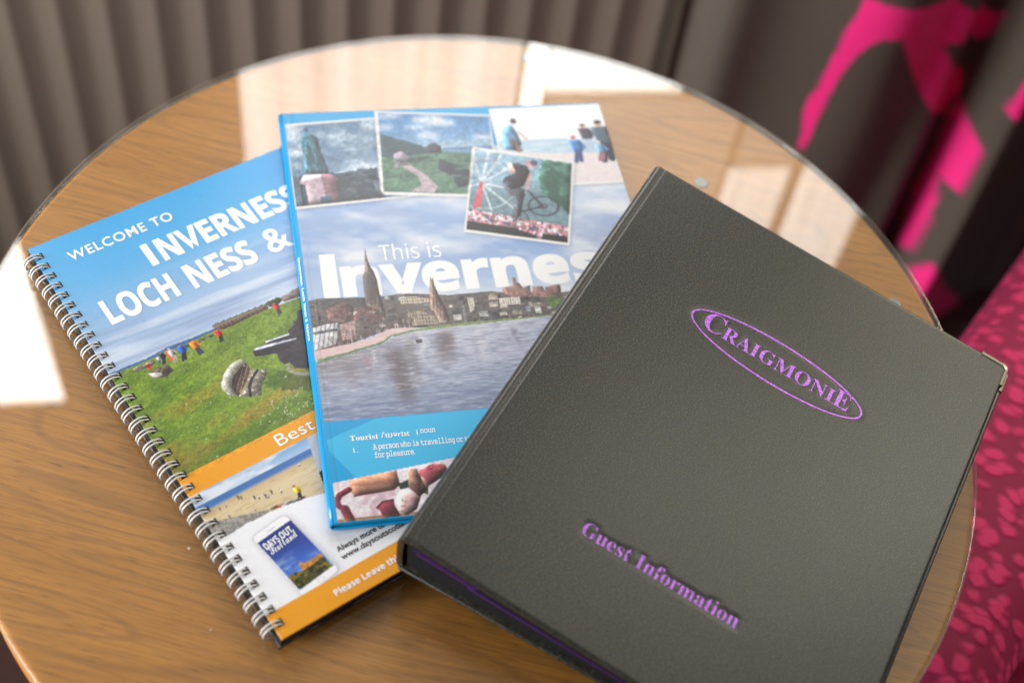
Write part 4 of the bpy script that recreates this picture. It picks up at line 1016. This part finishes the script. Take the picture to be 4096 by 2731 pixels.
gm2 = c.mask(A['p2grass']) * m2; c.put(gm2 * np.clip((c.fbm(9, 4, 3) - 0.5) * 5, 0, 1), (60, 96, 84), 0.6)
c.poly(A['p2castle'], warp=0.8, col=(62, 62, 74), a=1, clip=m2); c.poly(A['p2ruin'], warp=0.6, col=(160, 146, 162), a=1, clip=m2); c.poly(A['p2wall'], warp=1.0, col=(46, 58, 70), a=1, clip=m2); c.poly(A['p2path'], (186, 170, 176), 1, m2)
c.put(m2 * c.smask([(70, 47), (95, 44)], 3) * (c.vn(2, 2) > 0.4), (48, 70, 72), 0.8)
m3 = snap('p3', 'p3in')
c.put(m3, (236, 240, 244)); c.poly(A['p3sea'], (176, 204, 222), 1, m3); c.put(c.mask(A['p3sea']) * m3 * (c.fbm(12, 1.4, 3) > 0.5), (206, 222, 232), 0.7)
c.poly(A['p3sand'], (226, 216, 218), 1, m3)
c.poly(A['p3man'], (92, 146, 192), 1, m3); x, y = A['p3man'][1]; c.put(c.emask(x + 2, y - 2.6, 2.2, 2.6), (70, 56, 62)); c.put(m3 * c.smask([(x - 2, y + 16), (x + 1, y + 24)], 5), (120, 106, 104))
c.put(m3 * c.smask([(x + 4, y + 8), (x + 8, y + 15)], 1.5), (206, 150, 140))
p = A['p3p']
person([p[0], p[1]], (70, 66, 80), (176, 196, 214), hair=(50, 44, 50)); person([p[2], p[3]], (76, 96, 112), (44, 46, 60), hair=(50, 44, 50)); person([p[4], p[5]], (64, 124, 190), (60, 80, 130), hair=(196, 60, 70)); person([p[6], p[7]], (110, 160, 206), (160, 110, 130), hair=(240, 240, 240))
m4 = snap('p4', 'p4in')
c.put(m4, (142, 178, 200)); c.put(m4 * np.clip((c.Y - 68) / 14, 0, 1), (92, 120, 124), 0.7)
hx, hy = A['p4hub'][0]
for q in A['p4rim']: c.put(m4 * c.smask([(hx, hy), q], 1.3), (224, 232, 236), 0.8)
c.put(m4 * np.clip(1 - abs(np.hypot(c.X - hx, c.Y - hy) - 22) / 0.9, 0, 1), (220, 228, 232), 0.7)
c.poly(A['p4post'], (206, 84, 98), 1, m4)
c.poly(A['p4trees'], warp=2.0, col=(44, 86, 74), a=1, clip=m4); tr_ = c.mask(A['p4trees']) * m4; c.put(tr_ * np.clip((c.fbm(6, 5, 3) - 0.45) * 5, 0, 1), (96, 150, 130), 0.7)
c.poly(A['p4crowd'], warp=0.8, col=(150, 112, 120), a=1, clip=m4); cr = c.mask(A['p4crowd']) * m4; c.put(cr * (c.vn(1.8, 1.8) > 0.5), (226, 150, 162), 0.9); c.put(cr * (c.vn(1.8, 1.8) > 0.62), (236, 232, 238), 0.9); c.put(cr * (c.vn(2, 2) > 0.72), (60, 70, 110), 0.9)
c.poly(A['p4black'], (26, 26, 32), 1, m4); c.poly(A['p4black2'], (26, 26, 32), 1, m4)
for nm, r_ in (('wheel', 0), ('wheel2', 0)):
    (x, y), (x2, y2), (x3, y3) = A[nm]; rx = max(abs(x2 - x), 4); ry = max(abs(y3 - y), 5)
    q = np.hypot((c.X - x) / rx, (c.Y - y) / ry); c.put(m4 * np.clip(1 - abs(q - 0.92) * 9, 0, 1), (40, 38, 46), 0.95); c.put(m4 * np.clip(1 - abs(q - 0.2) * 7, 0, 1), (60, 60, 66), 0.7)
c.put(m4 * c.smask(A['bike'], 1.3), (32, 32, 40)); c.poly(A['legs'], warp=0.3, col=(78, 82, 92), a=1, clip=m4); c.poly(A['torso'], warp=0.4, col=(30, 30, 38), a=1, clip=m4); c.put(m4 * c.smask([A['torso'][3], A['bike'][0]], 1.6), (210, 150, 140)); c.poly(A['arm'], (216, 160, 152), 1, m4)
x, y = A['head'][0]; c.put(c.emask(x, y, 3.0, 3.6), (206, 150, 146)); c.put(c.emask(x + 2.2, y - 0.6, 2.6, 2.4), (56, 66, 120))
for m_, k_ in ((m1, 0.22), (m2, 0.20), (m3 * (c.Y > 24), 0.06), (m4, 0.22), (tm, 0.30)): c.tex(m_, k_, 1.8, 1.6)
for k_, a_ in (('statue', 0.8), ('ped', 0.45), ('p1trees', 0.5), ('p2hill', 0.3), ('p2wall', 0.4), ('p2ruin', 0.35), ('p2castle', 0.35), ('p4trees', 0.6), ('torso', 1.2), ('legs', 1.0), ('p3man', 0.9), ('arm', 0.8)): c.form(c.mask(A[k_]), a_, 4)
for k_, a_ in (('spire1', 1.0), ('spire2', 1.0), ('castle2', 0.7), ('btree', 0.6), ('btree2', 0.6), ('roof', 0.5), ('white3', 0.3), ('bank', 0.6)): c.form(c.mask(A[k_]), a_, 3, 1.0, 0.3)
for k_ in range(40):
    x_ = rr.uniform(36, 60); y_ = rr.uniform(56, 76); c.put(m1 * c.emask(x_, y_, rr.uniform(1, 2.6), rr.uniform(0.8, 1.8)) * c.mask(A['p1trees']), rr.choice([(30, 46, 56), (72, 96, 96), (104, 122, 122), (52, 74, 82)]), 0.6)
for k_ in range(60):
    x_ = rr.uniform(62, 118); y_ = rr.uniform(44, 66); c.put(m2 * c.emask(x_, y_, rr.uniform(0.8, 3), rr.uniform(0.6, 1.4)) * c.mask(A['p2grass']) * (1 - c.mask(A['p2path'])), rr.choice([(52, 84, 70), (120, 154, 126), (70, 104, 88), (96, 120, 90)]), 0.45)
for k_ in range(70):
    x_ = rr.uniform(128, 160); y_ = rr.uniform(44, 92); c.put(m4 * c.emask(x_, y_, rr.uniform(0.8, 2.4), rr.uniform(0.7, 2)) * c.mask(A['p4trees']), rr.choice([(28, 60, 52), (110, 164, 142), (62, 110, 92), (40, 78, 66)]), 0.55)
c.tex(c.mask(A['statue']), 0.5, 1.4, 4); c.tex(c.mask(A['legs']) + c.mask(A['torso']), 0.5, 2, 2.5); c.tex(c.mask(A['p3man']), 0.3, 2, 3)
# cyan foot with the definition, and the plate of food
lo_ = ((c.Y >= 241.2)).astype(float)
c.put(lo_, CY); c.put(lo_ * c.mask([(60, 241.2), (216, 235), (216, 262), (66, 272), (13, 279)] if False else A['light'][:1] + [(216, 241.2), (216, 262)] + A['light'][3:]), (58, 184, 232))
fd = lo_ * (c.X > 2.0) * (c.Y > np.interp(c.X, [2, 67.3, 216], [280.4, 271.8, 262])) * (c.Y < 304.2)
c.put(fd, (228, 218, 224)); c.put(fd * np.clip((c.fbm(18, 10, 3) - 0.5) * 4, 0, 1), (244, 240, 244), 0.8)
c.put(fd * c.smask(A['rim'], 3), (206, 176, 188), 0.8)
c.poly(A['steak'], warp=0.4, col=(186, 134, 108), a=1, clip=fd); sm = c.mask(A['steak']) * fd; c.put(sm * np.clip((c.fbm(9, 2.5, 4) - 0.5) * 5, 0, 1), (146, 92, 74), 0.7); c.put(fd * c.smask(A['steak'][3:6], 1.1), (116, 50, 52))
c.put(fd * c.smask(A['swirl'], 3.4), (118, 40, 52)); c.put(fd * c.smask(A['swirl'][4:], 5.0), (120, 44, 56))
c.poly(A['sauce'], warp=0.4, col=(116, 48, 62), a=1, clip=fd); c.put(fd * c.smask(A['sauce'][:3], 1.6), (92, 34, 46))
c.poly(A['potato'], warp=0.5, col=(224, 188, 186), a=1, clip=fd); c.put(c.mask(A['potato']) * fd * np.clip((c.fbm(5, 4, 3) - 0.5) * 5, 0, 1), (198, 150, 152), 0.7); c.put(c.mask(A['potato']) * fd * (c.vn(2.5, 1.5) > 0.84), (90, 118, 92), 0.9)
c.poly(A['meat'], warp=0.8, col=(142, 66, 76), a=1, clip=fd); c.put(c.mask(A['meat']) * fd * np.clip((c.fbm(5, 4, 3) - 0.5) * 5, 0, 1), (96, 36, 46), 0.8); c.put(c.mask(A['meat']) * fd * (c.vn(2, 2) > 0.82), (196, 110, 104), 0.7)
c.poly(A['mush'], warp=0.5, col=(128, 96, 80), a=1, clip=fd); c.put(c.mask(A['mush']) * fd * np.clip((c.fbm(4, 6, 3) - 0.48) * 5, 0, 1), (78, 54, 46), 0.8); c.poly(A['mush2'], (140, 106, 90), 1, fd)
c.poly(A['herb'], warp=0.8, col=(30, 52, 38), a=1, clip=fd); c.put(fd * (c.Y > 302.6) * 1.0, (150, 96, 56), 0.8)
for k_, a_ in (('steak', 0.8), ('potato', 0.9), ('mush', 1.2), ('mush2', 1.0), ('meat', 1.0), ('sauce', 0.7)): c.form(c.mask(A[k_]) * fd, a_, 4)
c.form(c.smask(A['swirl'], 4.0) * fd, 0.8, 3)
pic = np.maximum(np.maximum(np.maximum(m1, m2), np.maximum(m4, fd)) * 0.8, tm)
c.c *= (1 + pic * (0.26 * (c.fbm(3.0, 2.6, 3) - 0.5) + 0.16 * (c.vn(0.7, 0.7) - 0.5)))[..., None]
# pale line along the joint of the board
c.put(np.clip(1 - abs(c.X - 5.2) / 0.4, 0, 1) * (c.Y > 44), (232, 236, 242), 0.22)
c.put((c.X < 1.2).astype(float), CY)
joint = -0.00018 * np.exp(-((c.X - 5.4) / 1.1) ** 2)
fc = sheet('front_cover', c, m_print2, bo, Z=joint, thick=0.0021)
L('This is', 47.8, 128.6, 85.6, 11.6, m_ink_thin, fc, 'sans', offset=-0.010)
L('Tourist', 14.4, 255.1, 29.9, 3.3, m_ink_white, fc, 'serif')
L("/\u02c8t\u028a\u0259r\u026ast", 31.6, 254.9, 47.3, 3.3, m_ink_white, fc, offset=0.006)
L('|', 51.4, 255.0, 51.9, 3.3, m_ink_white, fc, ref='|')
L('noun', 53.4, 254.0, 62.0, 3.2, m_ink_white, fc, 'slab', space=0.85)
L('1.', 15.4, 262.9, 17.8, 3.2, m_ink_white, fc)
L('A person who is travelling or visiting', 26.2, 261.9, 92.5, 3.4, m_ink_white, fc, 'slab', offset=0.004, space=0.9)
L('for pleasure.', 26.5, 267.2, 48.5, 3.4, m_ink_white, fc, 'slab', offset=0.004, space=0.9)
# spine: bent round the back of the pages
def strip(name, prof, y0, y1, mat, parent, n=24):
    v = []; f_ = []; m_ = len(prof)
    for i in range(n + 1):
        y = y0 + (y1 - y0) * i / n
        for x, z in prof: v.append((x, y, z))
    for i in range(n):
        for k in range(m_ - 1): f_.append((i*m_+k, i*m_+k+1, (i+1)*m_+k+1, (i+1)*m_+k))
    return mesh(name, v, f_, mat, parent, True)
T_ = 0.0066
sp = strip('spine', [(0.0001, -0.00005), (-0.0007, -0.00025), (-0.0016, -0.0010), (-0.0022, -0.0021), (-0.0024, -0.0033), (-0.0021, -0.0048), (-0.0012, -0.0060), (0.0, -T_)], 0.0, -0.305, m_cyan, bo)
e = sp.modifiers.new('thick', 'SOLIDIFY'); e.thickness = 0.0012; e.offset = -1
sl = lettering('Inverness, Loch Ness & Nairn', 0, 0, 62, 1.5, m_ink_white, sp, 'bold')
sl.location = (-0.00135, -0.118, -0.00068); sl.rotation_euler = (0, -math.radians(39), 0)
sl.matrix_basis = Matrix.Translation((-0.00135, -0.123, -0.00056)) @ Matrix.Rotation(-math.radians(38), 4, 'Y') @ Matrix.Rotation(-math.pi / 2, 4, 'Z')
mb = MB(); mb.box(0.003, 0.212, -0.3012, -0.004, -0.0044, -0.0022); mb.build('page_block', m_paper, bo)
mb = MB(); mb.box(0.0002, 0.216, -0.3056, 0.0, -T_, -0.0045); bevel(mb.build('back_cover', m_cyan, bo), 0.0003)

# ------------------------------------------------------------------ guest information ring binder
bi = thing('ring_binder', 'charcoal cloth ring binder with purple foil lettering, lying over the book', 'binder', frame(*BINDER))
BW, BH = 244.1, 302.0
c = Canvas(BW, BH, 0.7, 5)
marks = np.zeros((c.ny, c.nx))
def emboss(t, u0, base, u1, cap, style='serif', **k):
    global marks
    me = lettering(t, u0, base, u1, cap, None, None, style, mm_only=True, **k)
    marks = np.maximum(marks, c.text(me, None)); bpy.data.meshes.remove(me)
LET = [('C', 74.4, 91.6, 86.6, 13.2), ('RAIGMONI', 87.2, 91.6, 159.6, 9.2), ('E', 160.0, 91.8, 169.6, 12.0)]
GI = ('Guest Information', 75.2, 247.4, 166.4, 8.0)
for t, a, b_, d_, e_ in LET + [GI]: emboss(t, a, b_, d_, e_, ref='H')
OV = (121.9, 87.4, 55.8, 14.6)
def oval(k): return [(OV[0] + (OV[2] + k) * math.cos(w_), OV[1] + (OV[3] + k) * math.sin(w_) + 0.018 * (OV[2] * math.cos(w_))) for w_ in np.linspace(0, 2 * math.pi, 121)[:-1]]
marks = np.maximum(marks, np.clip(c.mask(oval(0.6)) - c.mask(oval(-0.6)), 0, 1))
press = blur(dilate((marks > 0.2).astype(float), 1), 1)
# boards roll over at the spine edge and lift very slightly towards the open side
roll = np.where(c.X < 3.2, -(3.2 - np.sqrt(np.clip(3.2 ** 2 - (3.2 - c.X) ** 2, 0, None))) / 1000, 0)
groove = -0.00045 * np.exp(-((c.X - 5.6) / 0.9) ** 2)
soft = -0.0006 * np.exp(-np.minimum(np.minimum(c.Y, BH - c.Y), BW - c.X) / 0.5)
fc = sheet('front_cover', c, m_cloth, bi, Z=-0.00028 * press + roll + groove + soft + 0.0002 * (c.fbm(60, 60, 2) - 0.5), thick=0.0026, colours=False)
for p_ in fc.data.polygons: p_.use_smooth = True
e = fc.modifiers.new('edges', 'EDGE_SPLIT'); e.split_angle = 0.9
for t, a, b_, d_, e_ in LET: lettering(t, a, b_, d_, e_, m_foil, fc, 'serif', offset=-0.004, z=-0.00010, label='purple foil logo lettering')
lettering(*GI, m_foil, fc, 'serif', offset=-0.010, z=-0.00010)
o1 = oval(0.6); o2 = oval(-0.6); N = len(o1)
mesh('logo_oval', [(x / 1000, -y / 1000, -0.00010) for x, y in o1 + o2], [(i, N + i, N + (i+1) % N, (i+1) % N) for i in range(N)], m_foil, fc)
# wedge underneath: the back board lies flatter than the front one
Mi = bi.matrix_world.inverted()
def under(u_, v_):
    """point on the underside board (mm on the cover) in the binder's own axes"""
    top = bi.matrix_world @ Vector((u_ / 1000, -v_ / 1000, 0))
    zl, zr = 0.0193, 0.0125 + 0.0050 * (1 - v_ / BH)
    top.z = zl + (zr - zl) * (u_ / BW)
    return Mi @ top
def under_board(name, u0, u1, v0, v1, th, mat, parent, up_=0.0):
    v = []
    for dz in (0, 1):
        for (a, b_) in ((u0, v1), (u1, v1), (u1, v0), (u0, v0)):
            p_ = under(a, b_); p_ = p_ + Vector((0, 0, up_ - th * (1 - dz))); v.append(p_)
    return mesh(name, v, [(3,2,1,0),(4,5,6,7),(0,1,5,4),(1,2,6,5),(2,3,7,6),(3,0,4,7)], mat, parent)
bc = under_board('back_cover', 0.3, BW + 2.2, 1.0, BH + 1.5, 0.0027, m_cloth, bi); bevel(bc, 0.0008)
# spine board between the two
pt = lambda u_, v_, k: Vector((u_ / 1000, -v_ / 1000, -0.0029)) * (1 - k) + (under(u_, v_) + Vector((0, 0, -0.0020))) * k
v = []; f_ = []; prof = [(0.05, 0.0), (-0.7, 0.05), (-1.2, 0.14), (-1.4, 0.5), (-1.2, 0.86), (-0.6, 0.96), (0.3, 1.0), (2.6, 0.93), (1.9, 0.5), (2.6, 0.06)]
for vv in (0.0, BH / 3, 2 * BH / 3, BH):
    for du, k in prof:
        q = pt(0, vv, k); v.append((q.x + du / 1000, q.y, q.z))
m_ = len(prof)
for i in range(3):
    for k in range(m_): f_.append((i*m_+k, i*m_+(k+1) % m_, (i+1)*m_+(k+1) % m_, (i+1)*m_+k))
f_ += [tuple(range(m_)), tuple(3*m_+k for k in range(m_))[::-1]]
mb = MB(); mb.v = [tuple(q) for q in v]; mb.f = f_; mb.build('spine', m_cloth, bi, False)
# lining, purple cards, and a black block standing in for shade in the gap
mb = MB(); mb.box(0.006, 0.238, -0.2985, -0.004, -0.0040, -0.0029); mb.build('lining', m_gap_shade, bi)
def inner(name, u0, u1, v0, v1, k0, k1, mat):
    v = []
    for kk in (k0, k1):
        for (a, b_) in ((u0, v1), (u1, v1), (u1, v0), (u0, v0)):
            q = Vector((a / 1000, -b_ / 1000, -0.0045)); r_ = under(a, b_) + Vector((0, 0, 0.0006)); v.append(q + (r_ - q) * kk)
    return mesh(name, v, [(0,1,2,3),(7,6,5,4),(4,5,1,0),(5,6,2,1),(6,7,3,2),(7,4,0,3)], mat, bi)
inner('pocket_card', 8, 46, 6, BH - 0.2, 0.03, 0.07, m_purple)
inner('divider_card', 40, 238, 6, BH - 0.8, 0.28, 0.36, m_purple)
inner('divider_card', 10, 44, 6, BH - 0.4, 0.14, 0.20, m_purple)
inner('gap_shade_block', 4, 236, 8, BH - 1.6, 0.03, 0.97, m_gap_shade)
# metal corners
def corner(parent, u_, v0, dz, zb):
    path = []
    r = 4.0
    path.append((u_ - 17.5, v0, 0, 1)); path.append((u_ - r, v0, 0, 1))
    for w_ in np.linspace(0, math.pi / 2, 8)[1:]:
        path.append((u_ - r + r * math.sin(w_), v0 + r - r * math.cos(w_), math.sin(w_), math.cos(w_)))
    path.append((u_, v0 + 15.5, 1, 0))
    mb = MB()
    pr = [(0.0008, 0.0004), (0.0009, -0.0030), (0.0003, -0.0034), (-0.0012, -0.0034), (-0.0012, 0.00042), (0.0003, 0.0007)]
    mb.sweep([(a / 1000, -b_ / 1000, n1, n2) for a, b_, n1, n2 in path], pr)
    o = mb.build('corner_protector', m_brass, parent, True); e = o.modifiers.new('edges', 'EDGE_SPLIT'); e.split_angle = 0.7
    o['label'] = 'antique metal corner protector'
    return o
corner(fc, BW + 0.2, -0.2, 0, 0)
k_ = corner(bc, BW + 2.4, 0.9, 0, 0)
q = under(BW, 6); k_.location = (0, 0, q.z + 0.0002)
